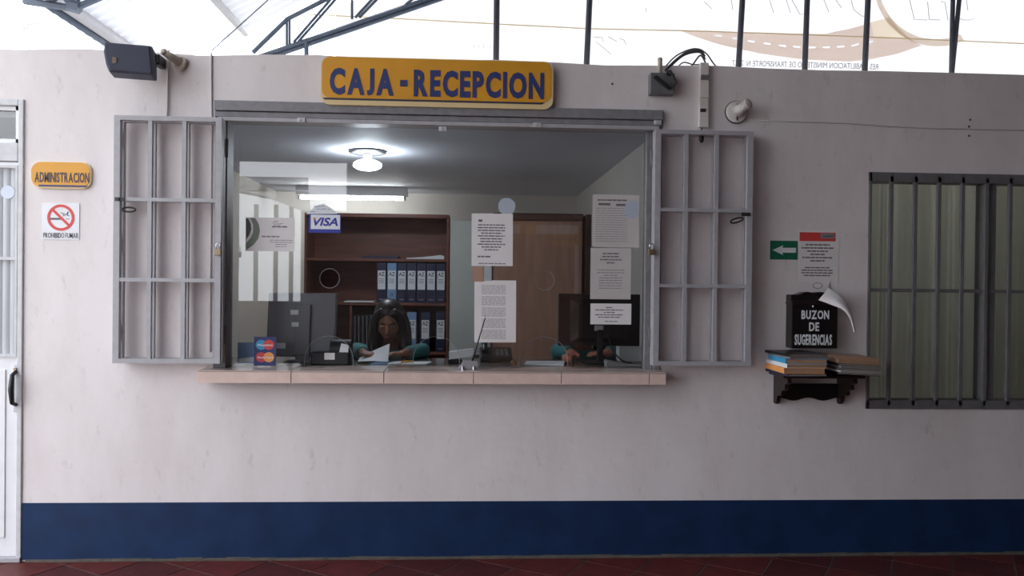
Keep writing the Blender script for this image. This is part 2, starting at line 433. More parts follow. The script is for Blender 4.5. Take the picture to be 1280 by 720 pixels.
for x, y in cells[:230]:
    mn = random.choice(('red_tile', 'red_tile', 'red_tile_dark'))
    if max(y+a*sa+b*ca for a in (0, ts) for b in (0, ts)) > -0.009:      # cut along the wall
        poly = [(x+a*ca-b*sa, y+a*sa+b*ca) for a, b in ((0.0045, 0.0045), (ts-0.0045, 0.0045), (ts-0.0045, ts-0.0045), (0.0045, ts-0.0045))]
        out = []
        for k in range(4):
            p, q = poly[k], poly[(k+1)%4]
            if p[1] <= -0.008: out.append(p)
            if (p[1] <= -0.008) != (q[1] <= -0.008):
                t = (-0.008-p[1])/(q[1]-p[1]); out.append((p[0]+t*(q[0]-p[0]), -0.008))
        if len(out) < 3: continue
        n = len(out); mb = MB(); mb.add([(a, b, -0.008) for a, b in out]+[(a, b, 0.0) for a, b in out], [tuple(range(n-1, -1, -1)), tuple(range(n, 2*n))]+[(k, (k+1)%n, n+(k+1)%n, n+k) for k in range(n)])
        mb.build('tile', mn, floor)
    else:
        o = bpy.data.objects.new('tile', tile_mesh(mn)); COL.objects.link(o); o.parent = floor; o.location = (x, y, 0); ORG[o.name] = Vector((x, y, 0))
# ground outside
gd = MB(); gd.box(-60, 60, -60, 60, -0.3, -0.13); struct(gd.build('ground', 'ground', origin=(0, 0, 0)))

# ---- office rooms behind the wall
OX0, OX1, OY1, ZC, ZOF = -1.95, 1.10, 3.7, 2.45, 0.10
def sbox(name, m, *a): b = MB(); b.box(*a); return struct(b.build(name, m, origin=(0, 0, 0)))
sbox('ceiling', 'office_ceiling', XL, XR, WT, OY1, ZC, ZC+0.22)
sbox('wall_left', 'office_wall', OX0-0.1, OX0, WT, OY1, 0, ZC)
sbox('wall_right', 'office_wall', OX1, OX1+0.1, WT, OY1, 0, ZC)
sbox('wall_rear', 'office_wall', XL, XR, OY1, OY1+0.12, 0, ZC+0.22)
sbox('wall_end', 'office_wall', XL, XL+0.08, WT, OY1, 0, ZC)
sbox('floor_office', 'office_floor', XL, XR, WT, OY1, -0.1, ZOF)
# ---- hall around the camera (seen only as reflections and as shade)
ZE = 3.84; SL = 0.55; RIDGE = 3.0; YG = 4.54; YB = -6.9
def roof_z(x): return ZE+SL*(x-XL) if x < RIDGE else ZE+SL*(RIDGE-XL)-SL*(x-RIDGE)
sbox('wall_hall_right', 'hall_wall', XR, XR+0.12, YB, YG, 0, ZE+0.3)
YMIR = 0.056
def rp_(px, py, Y):
    """point at depth Y in the hall whose mirror image in the glass appears at a place of the frame"""
    v = at(px, py, 2*YMIR-Y); return Vector((v.x, Y, v.z))
BX0, BX1, BZ1 = max(XL+0.05, rp_(292, 260, YB).x), rp_(433, 260, YB).x, rp_(365, 201.5, YB).z      # tall opening in the hall's rear wall
BZ0 = 1.25; BXM = rp_(376, 300, YB).x; BZM = rp_(400, 263, YB).z
hw = [(XL, 0), (XR, 0), (XR, roof_z(XR)-0.02), (RIDGE, roof_z(RIDGE)-0.02), (XL, roof_z(XL)-0.02)]
struct(plate('wall_hall_rear', hw, [[(BX0, BZ0), (BXM, BZ0), (BXM, BZM), (BX1, BZM), (BX1, BZ1), (BX0, BZ1)]], YB-0.12, YB, 'hall_wall', origin=(0, 0, 0)))
LY = -5.0                               # the left side is open from here to the gable
sbox('wall_hall_left', 'hall_wall', XL-0.12, XL, YB, LY, 0, ZE-0.1)

# ---- corrugated roof
roof = sroot('roof')
def corr(x0, x1, ya=YB, yb=YG):
    mb = MB(); per = 0.152; n = int((yb-ya)/per*8); q = []; f = []
    for i in range(n+1):
        y = ya+(yb-ya)*i/n; ph = (y/per) % 1.0
        t = min(1, max(0, (abs(ph-0.5)-0.16)/0.12)); dz = 0.034*(1-t)
        q += [(x0, y, roof_z(x0)+dz), (x1, y, roof_z(x1)+dz)]
    for i in range(n): f.append((2*i, 2*i+1, 2*i+3, 2*i+2))
    mb.add(q, f); return mb
XS = -1.7      # light-passing sheets from the eave to here
corr(XL-0.12, XS, -5.0, 0.0).build('sheet', 'added_clear_sheet', roof)  # translucent stretch out of view, added to brighten the front wall's left
corr(XL-0.12, XS, YB, -5.0).build('sheet', 'roof_sheet', roof)
corr(XL-0.12, XS, 0.0, YG).build('sheet', 'white_sheet', roof)
corr(XS, RIDGE).build('sheet', 'roof_sheet', roof)
corr(RIDGE, XR+0.2).build('sheet', 'roof_sheet', roof)
for x in (-3.36, -2.5, -0.9, 0.7, 2.3, 3.9, 5.5, 7.1, 8.7):
    z = roof_z(x)-0.05; mb = MB(); mb.tube([(x, YB, z), (x, YG, z)], 0.038 if x > -3 else 0.055, 10); mb.build('purlin', 'grey_metal', roof, smooth=True)
mb = MB(); mb.tube([(-3.42, 2.15, ZE-0.085), (-3.42, YG-0.1, ZE-0.085)], 0.032, 10); mb.build('gutter', 'steel_truss', roof, smooth=True)

# ================================================================== STEEL TRUSSES, POSTS, BANNER ABOVE THE WALL
YT = YG-0.1
def P2(px, py, Y): v = at(px, py, Y); return (v.x, v.y, v.z)
t = thing('roof_truss', 'grey steel roof truss with slanting double chord rising over the wall', 'truss', P2(430, 70, YT))
def tb(name, pts, r, par, Y=YT, m='steel_truss'):
    b = MB(); b.tube([P2(x, y, Y) for x, y in pts], r, 6); return b.build(name, m, par)
def _ext(a, b, k): return (a[0]+(b[0]-a[0])*k, a[1]+(b[1]-a[1])*k)
A, B = (322, 72), (530, 1)
tb('chord', [A, _ext(A, B, 2.2)], 0.028, t); A2, B2 = (330, 75), (534, 5)
tb('chord', [A2, _ext(A2, B2, 2.2)], 0.020, t)
tb('top_chord', [(316, 66), _ext((316, 66), (359, 24), 1.0), (420, -7), (700, -160)], 0.026, t)
for a, b in (((358.5, 24), (358.5, 56)), ((362, 24), (362, 56)), ((367, 53), (418, -6)), ((373, 52), (424, -6)), ((440, 24), (440, -20)), ((444, 22), (472, -8)), ((449, 22), (478, -8)), ((383, 50), (383, 70)), ((505, 8), (560, -40)), ((560, -10), (560, -90))):
    tb('web_member', [a, b], 0.016 if a[0] != 383 else 0.028, t)
t2 = thing('roof_truss', 'blue-grey lattice roof truss at the upper left corner over the eave', 'truss', P2(90, 12, 2.1))
tb('chord', [(30, 1), (95, 11)], 0.028, t2, 2.1); tb('chord', [(28, -14), (92, -4), (140, -30)], 0.024, t2, 2.1); tb('chord', [(92, 11), (150, -14)], 0.026, t2, 2.1)
for a, b in (((45, 2), (52, -10)), ((52, -10), (64, 6)), ((64, 6), (76, -7)), ((76, -7), (90, 11)), ((96, 10), (100, -9)), ((100, -9), (112, 3)), ((112, 3), (118, -18))):
    tb('web_member', [a, b], 0.014, t2, 2.1)
tb('corner_plate', [(86, 6), (100, 10)], 0.05, t2, 2.1)
ords = ['first', 'second', 'third', 'fourth', 'fifth']
for k, (xa, xb) in enumerate(((621, 620), (737, 733), (928, 923), (1009, 1006), (1085, 1081))):
    a = at(xa, 0, YT); b = at(xb, 86, YT); d = a-b; top = a+d*2.2; bot = b-d*0.3
    b_ = MB(); b_.tube([bot, top], 0.034, 8)
    o = b_.build('steel_post', 'steel_post', smooth=True); tag(o, f'dark steel post before the banner, {ords[k]} from the truss towards the right', 'post', 'steel posts over the wall')
tv = thing('steel_post', 'forked dark steel post of two bars at the far right of the banner', 'post', P2(1192, 92, YT), 'steel posts over the wall')
for xa, xb in ((1191, 1189), (1199, 1190)):
    a = at(xa, 0, YT); b = at(xb, 92, YT); d = a-b; b_ = MB(); b_.tube([b-d*0.3, a+d*2.0], 0.026, 8); b_.build('bar', 'steel_post', tv, smooth=True)
# banner seen from behind
YN = YG+0.12
bz0 = at(640, 110, YN).z
bn = thing('banner', 'large white translucent banner seen from behind above the wall', 'banner', (2.4, YN, bz0))
lx = at(420, 10, YN).x; rx = 7.6
plate('sheet', [(lx, bz0), (rx, bz0), (rx, roof_z(rx)-0.2), (RIDGE, roof_z(RIDGE)-0.3), (lx, roof_z(lx)-0.25)], [], YN, YN+0.003, 'banner_white', bn)
def bpoly(name, pts, m, dy=0.004, holes=()):
    W_ = lambda P: [(at(x, y, YN-dy).x, at(x, y, YN-dy).z) for x, y in P]
    plate(name, W_(pts), [W_(h) for h in holes], YN-dy, YN-dy+0.0015, m, bn)
road = [(845, 37), (880, 38.5), (925, 40), (1000, 42), (1030, 42.5), (1062, 36), (1089, 28), (1092, 46), (1110, 47.5), (1140, 50), (1152, 57), (1120, 68), (1085, 75), (1060, 77), (1035, 76), (1000, 74), (950, 67), (900, 56), (870, 46)]
hl = []
for x, y in [(898, 44.5), (920, 48), (939, 51.5), (959, 54.5), (978, 57), (996, 58.5), (1015, 59.3), (1033, 59), (1051, 58), (1069, 56), (1087, 52.5)]:
    s = 0.12 if x < 1000 else (-0.05 if x < 1060 else -0.26)
    hl.append([(x-4.5, y-1-4.5*s), (x+4.5, y-1+4.5*s), (x+4.5, y+1.3+4.5*s), (x-4.5, y+1.3-4.5*s)])
bpoly('road_print', road, 'banner_road', holes=hl)
bpoly('sand_print', [(1089, 28), (1098, 25), (1112, 22), (1118, 30), (1130, 42), (1140, 50), (1110, 47.5), (1092, 46)], 'banner_cream')
cx, cy, r1, r2 = 1172, -22, 80, 72
o1 = [(cx-r1*math.cos(a), cy+r1*math.sin(a)) for a in [0.1+i*(2.0-0.1)/24 for i in range(25)]]
o2 = [(cx-r2*math.cos(a)-2, cy+r2*math.sin(a)-1) for a in [0.1+i*(2.0-0.1)/24 for i in range(25)]]
bpoly('ring_print', o1+o2[::-1], 'banner_ring', 0.007)
strokes = [[(1137, 0), (1143, 24.5), (1159, 25)], [(1159.5, 2), (1161.5, 24)], [(1161.5, 24.5), (1175, 25)], [(1176, 2), (1181, 2.5), (1185, 25), (1190, 25)], [(1198, 23), (1205, 25), (1212, 25), (1218, 23)], [(1208, 0), (1210, 13)],
           [(962, 0), (967, 16)], [(983, 0), (988, 16)], [(990, 0), (1000, 18), (1004, 18)], [(1030, 0), (1036, 15)], [(1045, 0), (1052, 10)], [(1064, 0), (1067, 12), (1077, 20), (1088, 21)], [(880, 2), (890, 11)], [(914, 0), (916, 12)],
           [(742, 46), (753, 47), (754, 52)], [(760, 45.5), (771, 52)], [(774, 48), (780, 50), (783, 56)], [(745, 52), (764, 68)], [(807, 10), (808, 15)]]
sm = MB()
for st in strokes:
    sm.tube([P2(x, y, YN-0.012) for x, y in st], 0.0035, 4)
for i, x in enumerate((592, 598, 604, 612, 620)): sm.tube([P2(x, 56, YN-0.012), P2(x+1, 60, YN-0.012)], 0.003, 4)
lo = sm.build('letter_outline', 'banner_ink', bn); lo['kind'] = 'stuff'
a, b = at(915, 82, YN), at(1097, 87.5, YN)
text_mb('RES. HABILITACION MINISTERIO DE TRANSPORTE N. 2027', a.x, b.x, (a.z+b.z)/2, (a.z+b.z)/2+0.065, YN-0.01, 0.0, 0.002, mirror=True).build('lettering', 'banner_ink', bn)
# cord stretched in front of the banner
mb = MB(); mb.tube([P2(x, y, YN-0.05) for x, y in ((385, 18), (500, 23.5), (640, 31), (740, 36), (880, 39), (1010, 43.5), (1140, 48.5), (1280, 54.5), (1500, 64))], 0.0065, 6)
tag(mb.build('cord', 'sign_cream'), 'thin tan cord stretched across the banner above the wall', 'cord')
mb = MB(); mb.tube([P2(335, 0, 3.9), P2(265, 63, 3.9)], 0.006, 5); tag(mb.build('brace_wire', 'steel_truss'), 'thin diagonal bracing wire under the corrugated roof', 'wire')
# mast far outside on the left
ms = thing('mast', 'thin grey mast with two short crossbars in the sky at the left', 'mast', (P2(38.5, 90, 9)[0], 9, -0.13))
mb = MB(); mb.tube([P2(37.5, 8, 9), (P2(38.5, 90, 9)[0], 9, -0.13)], 0.010, 6); mb.build('pole', 'light_metal', ms)
for a, b in (((28, 31), (47, 29)), ((28, 35.5), (37, 34))):
    mb = MB(); mb.tube([P2(*a, 9), P2(*b, 9)], 0.016, 6); mb.build('crossbar', 'grey_metal', ms)

# ================================================================== DOOR ON THE LEFT
dr = sroot('door_1', ((DX0+DX1)/2, 0, 0))
yF0, yF1 = -0.012, 0.10
zt0, zt1 = at(10, 204).z, at(10, 182).z     # leaf top / transom bottom
mb = MB(); mb.box(DX1-0.028, DX1, yF0, yF1, 0, DZ1); mb.build('jamb', 'light_metal', dr, 0.004)
mb = MB(); mb.box(DX0, DX0+0.028, yF0, yF1, 0, DZ1); mb.build('jamb', 'light_metal', dr, 0.004)
mb = MB(); mb.box(DX0+0.028, DX1-0.028, yF0, yF1, DZ1-0.035, DZ1); mb.build('head', 'light_metal', dr, 0.004)
mb = MB(); mb.box(DX0+0.028, DX1-0.028, yF0, yF1, zt0+0.01, zt1+0.015); mb.build('transom_rail', 'light_metal', dr, 0.004)
tr = MB(); x0, x1 = DX0+0.03, DX1-0.03; z0, z1 = zt1+0.016, DZ1-0.036
tr.box(x0, x1, 0.01, 0.05, z0, z0+0.022); tr.box(x0, x1, 0.01, 0.05, z1-0.022, z1); tr.box(x0, x0+0.022, 0.01, 0.05, z0, z1); tr.box(x1-0.022, x1, 0.01, 0.05, z0, z1)
trf = tr.build('transom_frame', 'white_paint', dr)
mb = MB(); mb.box(x0+0.02, x1-0.02, 0.027, 0.033, z0+0.02, z1-0.02); mb.build('pane', 'dark_glass', trf)
lx0, lx1 = DX0+0.03, DX1-0.030; lz0, lz1 = 0.03, zt0+0.006
gx1 = at(20, 320).x; gx0 = lx0+0.10; gz0, gz1 = at(10, 443).z, at(10, 210).z
leaf = plate('leaf', [(lx0, lz0), (lx1, lz0), (lx1, lz1), (lx0, lz1)], [[(gx0, gz0), (gx1, gz0), (gx1, gz1), (gx0, gz1)]], 0.0, 0.045, 'white_paint', dr)
bd = MB()
for a in ((gx0-0.012, gx1+0.012, gz0-0.014, gz0), (gx0-0.012, gx1+0.012, gz1, gz1+0.014), (gx0-0.012, gx0, gz0, gz1), (gx1, gx1+0.012, gz0, gz1)):
    bd.box(a[0], a[1], -0.012, 0.0, a[2], a[3])
bd.build('glazing_bead', 'light_metal', leaf)
fg = MB(); n = 90; q = []; f = []
for i in range(n+1):
    x = gx0+(gx1-gx0)*i/n; y = 0.02-0.006*abs(math.sin(PI*i/5.0)); q += [(x, y, gz0), (x, y, gz1)]
for i in range(n): f.append((2*i, 2*i+2, 2*i+3, 2*i+1))
fg.add(q, f).build('pane', 'fluted_glass', leaf)
mz = at(10, 323).z; mb = MB(); mb.box(gx0, gx1, -0.004, 0.012, mz-0.008, mz+0.008); mb.build('glazing_bar', 'light_metal', leaf)
px_, pz0, pz1 = at(7, 560).x, at(7, 672).z, at(7, 462).z
mb = MB(); mb.box(lx0+0.06, px_, -0.006, 0.0, pz0, pz1); mb.build('panel', 'white_paint', leaf, 0.005)
hx = at(21, 485).x; hz = at(21, 485).z
hd = MB(); hd.box(hx-0.013, hx+0.010, -0.012, 0.0, hz-0.13, hz+0.13); h = hd.build('handle_plate', 'light_metal', leaf, 0.004)
mb = MB(); mb.tube([(hx, -0.012, hz+0.09), (hx, -0.045, hz+0.075), (hx, -0.055, hz), (hx, -0.045, hz-0.075), (hx, -0.012, hz-0.09)], [0.010, 0.012, 0.016, 0.012, 0.010], 8); mb.build('handle', 'black_plastic', leaf, smooth=True)
mb = MB(); mb.tube([(hx, -0.011, hz+0.105), (hx, -0.022, hz+0.105)], 0.008, 10); mb.build('lock_cylinder', 'brass', leaf)
mb = MB(); mb.box(DX0, DX1, -0.02, 0.12, 0.0, 0.028); mb.build('threshold', 'grey_metal', dr, 0.004)

c = at(8.5, 240, 0.005); mb = MB(); mb.prism(circ(c.x, c.z, 0.036, 28), 0.0120, 0.0128); tag(mb.build('round_sticker', 'door_sticker'), 'pale round sticker on the door glass', 'sticker')
# ================================================================== MAIN WINDOW: frame, glass, sill
wn = sroot('window_1', ((WX0+WX1)/2, 0, ZS))
zh0 = at(560, 158).z
hb = MB()
hb.box(WX0, WX1, -0.030, 0.11, WZ1-0.055, WZ1); hb.build('header_rail', 'grey_metal_mid', wn, 0.004)
hb = MB(); hb.box(WX0, WX1, -0.018, 0.10, WZ1-0.088, WZ1-0.058); hb.build('header_rail', 'grey_metal_mid', wn, 0.003)
hb = MB(); hb.box(WX0+0.02, WX1-0.02, -0.028, 0.09, zh0, WZ1-0.090); hb.build('header_rail', 'grey_metal', wn, 0.003)
sxl = at(284, 300).x; sxr0 = at(808, 300).x; sxr1 = at(818, 300).x
mb = MB(); mb.box(WX0, sxl, -0.01, 0.11, ZS, zh0+0.01); mb.build('stile', 'grey_metal_mid', wn, 0.003)
mb = MB(); mb.box(sxr1, WX1, -0.01, 0.11, ZS, zh0+0.01); mb.build('stile', 'grey_metal_mid', wn, 0.003)
mb = MB(); mb.box(sxr0, sxr1-0.012, 0.02, 0.09, ZS, zh0+0.005); mb.build('channel', 'grey_metal_mid', wn, 0.002)
mb = MB(); mb.box(sxr1-0.012, sxr1, 0.00, 0.09, ZS, zh0+0.005); mb.build('channel', 'grey_metal_dark', wn, 0.002)
for px, py in ((376, 150), (553, 161), (671, 156), (822, 153)):
    c = at(px, py, -0.035); mb = MB(); mb.box(c.x-0.02, c.x+0.022, -0.036, -0.028, c.z-0.012, c.z+0.012); mb.tube([(c.x-0.006, -0.036, c.z), (c.x-0.006, -0.044, c.z)], 0.008, 8); mb.build('clip', 'light_metal', wn)
# glass with two round speaking holes and three arched pass-through cut-outs
YGL = 0.056
gx0, gx1, gz0, gz1 = sxl-0.004, sxr0+0.004, ZS+0.001, zh0+0.004
def archpx(pc, hw, top):
    a = at(pc-hw, 440, YGL).x; b = at(pc+hw, 440, YGL).x; zt = at(pc, top, YGL).z; c = (a+b)/2; r = (b-a)/2; sp = max(gz0+0.01, zt-r)
    return [(a, gz0), (b, gz0)]+[(c+r*math.cos(PI*i/16), sp+(zt-sp)*math.sin(PI*i/16)) for i in range(17)], c, r, sp, zt
arches = [archpx(411, 30.5, 420), archpx(545.5, 29, 420.5), archpx(680, 30, 421)]
gl_out = [(gx0, gz0)]
for ap, c, r, sp, zt in arches:
    gl_out += [(c-r, gz0)]+[(c+r*math.cos(PI*(16-i)/16), sp+(zt-sp)*math.sin(PI*(16-i)/16)) for i in range(17)]+[(c+r, gz0)]
gl_out += [(gx1, gz0), (gx1, gz1), (gx0, gz1)]
holes = []; hc = []
for px, py in ((412, 348), (681, 350.5)):
    c = at(px, py, YGL); holes.append(circ(c.x, c.z, 0.054, 28)); hc.append(c)
plate('pane', gl_out, holes, YGL, YGL+0.006, 'window_glass', wn)
for c in hc:     # polished cut edges
    mb = MB(); mb.tube([(c.x+0.055*math.cos(a*PI/14), YGL+0.003, c.z+0.055*math.sin(a*PI/14)) for a in range(29)], 0.0022, 5, caps=False); mb.build('hole_edge', 'grey_metal', wn, smooth=True)
for ap, c, r, sp, zt in arches:
    mb = MB(); mb.tube([(c+r, YGL+0.003, gz0)]+[(c+r*math.cos(PI*i/18), YGL+0.003, sp+(zt-sp)*math.sin(PI*i/18)) for i in range(19)]+[(c-r, YGL+0.003, gz0)], 0.0018, 5); mb.build('arch_edge', 'grey_metal', wn, smooth=True)

# sill faced with ceramic tiles
SY0 = -0.14
sX0, sX1 = at(246, 470, SY0).x, at(833, 470, SY0).x
sz0 = at(540, 480, SY0).z
sill = sroot('trim_1', ((sX0+sX1)/2, 0, sz0))
mb = MB(); mb.box(sX0+0.004, sX1-0.004, SY0+0.008, -0.0005, sz0+0.002, ZS-0.010); mb.box(WX0, WX1, 0, 0.135, ZS-0.02, ZS-0.010); mb.build('bed', 'grout', sill)
jx = [sX0]+[at(p, 470, SY0).x for p in (364, 480, 592, 702, 812)]+[sX1]
for i in range(6):
    mb = MB(); mb.box(jx[i]+0.002, jx[i+1]-0.002, SY0, SY0+0.008, sz0, ZS-0.009); mb.build('tile', 'sill_tile', sill, 0.0015)
    mb = MB()
    xa, xb = max(jx[i]+0.002, sX0), min(jx[i+1]-0.002, sX1)
    mb.box(xa, xb, SY0, -0.001, ZS-0.008, ZS); mb.build('tile', 'sill_top_tile', sill, 0.001)
    xa, xb = max(xa, WX0), min(xb, WX1)
    if xb > xa: mb = MB(); mb.box(xa, xb, 0.001, 0.135, ZS-0.008, ZS); mb.build('tile', 'sill_top_tile', sill, 0.001)
mb = MB(); mb.box(sX0, sX0+0.004, SY0+0.008, -0.001, sz0, ZS-0.009); mb.build('tile', 'sill_tile', sill)
mb = MB(); mb.box(sX1-0.004, sX1, SY0+0.008, -0.001, sz0, ZS-0.009); mb.build('tile', 'sill_tile', sill)

# ================================================================== FOLDED GRILLES
def grille(px0, px1, yt, yb, bars, rails, side, label):
    """a folding grille of two leaves, one swung flat in front of the other"""
    Yf = -0.098
    X0, X1, Z0, Z1 = rect(px0, yt, px1, yb, Yf)
    g = thing('folding_grille', label, 'grille', ((X0+X1)/2, -0.05, Z0))
    bx = [at(p, (yt+yb)/2, Yf).x for p in bars]; rz = [at((px0+px1)/2, p, Yf).z for p in rails]
    for nm, yc, dx, m in (('front_leaf', -0.098, 0, 'grey_metal'), ('back_leaf', -0.040, -0.004*side, 'grey_metal')):
        T = 0.032
        fr = MB()
        x0, x1 = X0+dx, X1+dx
        fr.box(x0, x1, yc-0.015, yc+0.015, Z1-T*0.75, Z1); fr.box(x0, x1, yc-0.015, yc+0.015, Z0, Z0+T*0.75)
        fr.box(x0, x0+T, yc-0.015, yc+0.015, Z0+T*0.75, Z1-T*0.75); fr.box(x1-T, x1, yc-0.015, yc+0.015, Z0+T*0.75, Z1-T*0.75)
        lf = fr.build(nm, m, g)
        for x in bx: mb = MB(); mb.box(x+dx-0.011, x+dx+0.011, yc-0.011, yc+0.011, Z0+T*0.75, Z1-T*0.75); mb.build('bar', m, lf)
        for z in rz: mb = MB(); mb.box(x0+T, x1-T, yc-0.013, yc+0.009, z-0.010, z+0.010); mb.build('rail', m, lf)
    hx = X0 if side > 0 else X1          # the free edge, where the leaves are hinged together
    for z in (Z1-0.12, (Z0+Z1)/2-0.02, Z0+0.16):
        mb = MB(); mb.tube([(hx, -0.069, z-0.045), (hx, -0.069, z+0.045)], 0.008, 8); mb.build('hinge', 'grey_metal_dark', g, smooth=True)
    ix = X1 if side > 0 else X0
    for z in (Z1-0.15, Z0+0.15):
        mb = MB(); mb.tube([(ix, -0.022, z-0.05), (ix, -0.022, z+0.05)], 0.009, 8); mb.build('hinge', 'grey_metal_dark', g, smooth=True)
    return g, X0, X1, Z0, Z1
gL, gx0_, gx1_, gz0_, gz1_ = grille(143, 277, 146, 454, (187.5, 230), (250, 350), 1, 'grey steel grille folded open against the wall left of the reception window')
gR, hx0_, hx1_, hz0_, hz1_ = grille(817, 939, 163.5, 457, (856, 894), (263, 357.5), -1, 'grey steel grille folded open against the wall right of the reception window')
def loop_latch(px, py, wpx, par, tilt):
    c = at(px, py, -0.06); r = wpx/222/2
    mb = MB(); mb.tube([(c.x+r*math.cos(a*PI/8), -0.06, c.z+0.012*math.sin(a*PI/8)+tilt*r*math.cos(a*PI/8)) for a in range(17)], 0.0045, 6, caps=False); mb.build('latch', 'black_metal', par, smooth=True)
loop_latch(161, 262, 16, gL, 0.0); loop_latch(921, 275.5, 16, gR, 0.25)
for (px, py, par) in ((149, 249, gL), (931, 268, gR)):
    c = at(px, py, -0.11); mb = MB(); mb.box(c.x-0.02, c.x+0.03, -0.118, -0.112, c.z-0.010, c.z+0.010); mb.tube([(c.x, -0.117, c.z), (c.x, -0.13, c.z)], 0.007, 8); mb.build('bolt', 'black_metal', par)
# padlocks
for px, py, lab in ((272.5, 311, 'small brass padlock hanging on the left grille edge'), (814.5, 311, 'small brass padlock hanging on the right grille edge')):
    c = at(px, py, -0.13); pl = thing('padlock', lab, 'padlock', (c.x, c.y, c.z-0.03))
    mb = MB(); mb.box(c.x-0.018, c.x+0.018, -0.138, -0.120, c.z-0.035, c.z-0.002); mb.build('body', 'brass', pl, 0.003)
    mb = MB(); mb.tube([(c.x-0.011, -0.129, c.z-0.004), (c.x-0.011, -0.129, c.z+0.018)]+[(c.x-0.011*math.cos(a*PI/6), -0.129, c.z+0.018+0.011*math.sin(a*PI/6)) for a in range(7)]+[(c.x+0.011, -0.129, c.z-0.004)], 0.0032, 6); mb.build('shackle', 'chrome', pl, smooth=True)

# ================================================================== BARRED WINDOW ON THE RIGHT
w2 = sroot('window_2', ((RX0+RX1)/2, 0, RZ0))
T = 0.028
def wbox(nm, m, *a, bevel=0.002): mb = MB(); mb.box(*a); return mb.build(nm, m, w2, bevel)
wbox('frame_rail', 'window_grey', RX0, RX1, -0.012, 0.09, RZ1-0.055, RZ1)
wbox('frame_rail', 'window_grey', RX0, RX1, -0.012, 0.09, RZ0, RZ0+0.05)
wbox('frame_stile', 'window_grey', RX0, RX0+0.016, -0.012, 0.09, RZ0, RZ1)
wbox('frame_stile', 'window_grey', RX1-0.03, RX1, -0.012, 0.09, RZ0, RZ1)
wbox('mullion', 'window_grey', at(1230, 360).x, at(1245.5, 360).x, 0.01, 0.09, RZ0+0.05, RZ1-0.055)
for p in (1112, 1142, 1171.5, 1201, 1231, 1260.5, 1290, 1320, 1350, 1380):
    x = at(p, 360).x
    if x < RX1-0.03: wbox('bar', 'window_grey', x-0.011, x+0.011, -0.012, 0.008, RZ0+0.02, RZ1-0.02)
z = at(1180, 363.5).z; wbox('crossbar', 'window_grey', RX0+0.016, RX1-0.03, -0.002, 0.014, z-0.010, z+0.010)
wbox('pane', 'dark_glass', RX0+0.016, at(1232, 360).x, 0.05, 0.055, RZ0+0.05, RZ1-0.055, bevel=0)
wbox('pane', 'dark_glass', at(1244, 360).x, RX1-0.03, 0.05, 0.055, RZ0+0.05, RZ1-0.055, bevel=0)
mb = MB(); q = []; f = []; n = 260
for i in range(n+1):
    x = RX0-0.1+(RX1+0.1-RX0+0.1)*i/n
    y = 0.26+0.045*math.sin(x*40+1.3*math.sin(x*9))+0.012*math.sin(x*101)
    q += [(x, y, RZ0-0.10), (x, y, RZ1+0.05)]
for i in range(n): f.append((2*i, 2*i+2, 2*i+3, 2*i+1))
tag(mb.add(q, f).build('curtain', 'curtain', smooth=True), 'pale greenish pleated curtain behind the barred window', 'curtain')

# ================================================================== SIGNS ON THE WALL
def flat_sign(name, label, cat, px, m, r=0.0, Y=-0.006, th=0.006):
    X0, X1, Z0, Z1 = rect(*px, Y); o = thing(name, label, cat, ((X0+X1)/2, 0, Z0))
    pts = rrect(X0, X1, Z0, Z1, r) if r > 0 else [(X0, Z0), (X1, Z0), (X1, Z1), (X0, Z1)]
    mb = MB(); mb.prism(pts, Y-th, Y); mb.build('panel', m, o); return o, X0, X1, Z0, Z1
sg, a0, a1, b0, b1 = flat_sign('hanging_sign', 'long yellow sign reading CAJA - RECEPCION above the window', 'sign', (402, 74.5, 691, 134.5), 'sign_cream', 0.05, -0.03, 0.016)
mb = MB(); mb.prism(rrect(a0+0.004, a1-0.012, b0+0.038, b1-0.005, 0.045), -0.0485, -0.046); mb.build('face', 'sign_yellow', sg)
mb = MB(); mb.prism([(a0+0.02, b0+0.027), (a1-0.06, b0+0.027), (a1-0.045, b0+0.037), (a0+0.01, b0+0.037)], -0.048, -0.046); mb.build('stripe', 'sign_dark', sg)
X0, X1, Z0, Z1 = rect(412, 87.8, 680, 121, -0.05)
w_ = a1-a0
text_mb('CAJA - RECEPCION', X0, X1, Z0, Z1, -0.0495, 0.045, 0.003, caps=True).build('lettering', 'sign_blue', sg)
for x in (a0+0.2, a1-0.2): mb = MB(); mb.box(x-0.02, x+0.02, -0.03, 0, b0+0.1, b0+0.14); mb.build('mount', 'grey_metal', sg)

sg, a0, a1, b0, b1 = flat_sign('door_sign', 'small rounded yellow sign reading ADMINISTRACION beside the door', 'sign', (41, 203, 115.5, 236), 'sign_cream', 0.05, 0.0, 0.014)
mb = MB(); mb.prism(rrect(a0, a1-0.006, b0+0.008, b1-0.002, 0.05), -0.017, -0.014); mb.build('face', 'sign_yellow', sg)
X0, X1, Z0, Z1 = rect(43, 215.5, 111, 228, -0.02); text_mb('ADMINISTRACION', X0, X1, Z0, Z1, -0.0175, 0.022, 0.002, caps=True).build('lettering', 'sign_dark', sg)
X0, X1, Z0, Z1 = rect(48, 231.2, 108, 233.4, -0.02); mb = MB(); mb.box(X0, X1, -0.0185, -0.017, Z0, Z1); mb.build('stripe', 'sign_blue', sg)

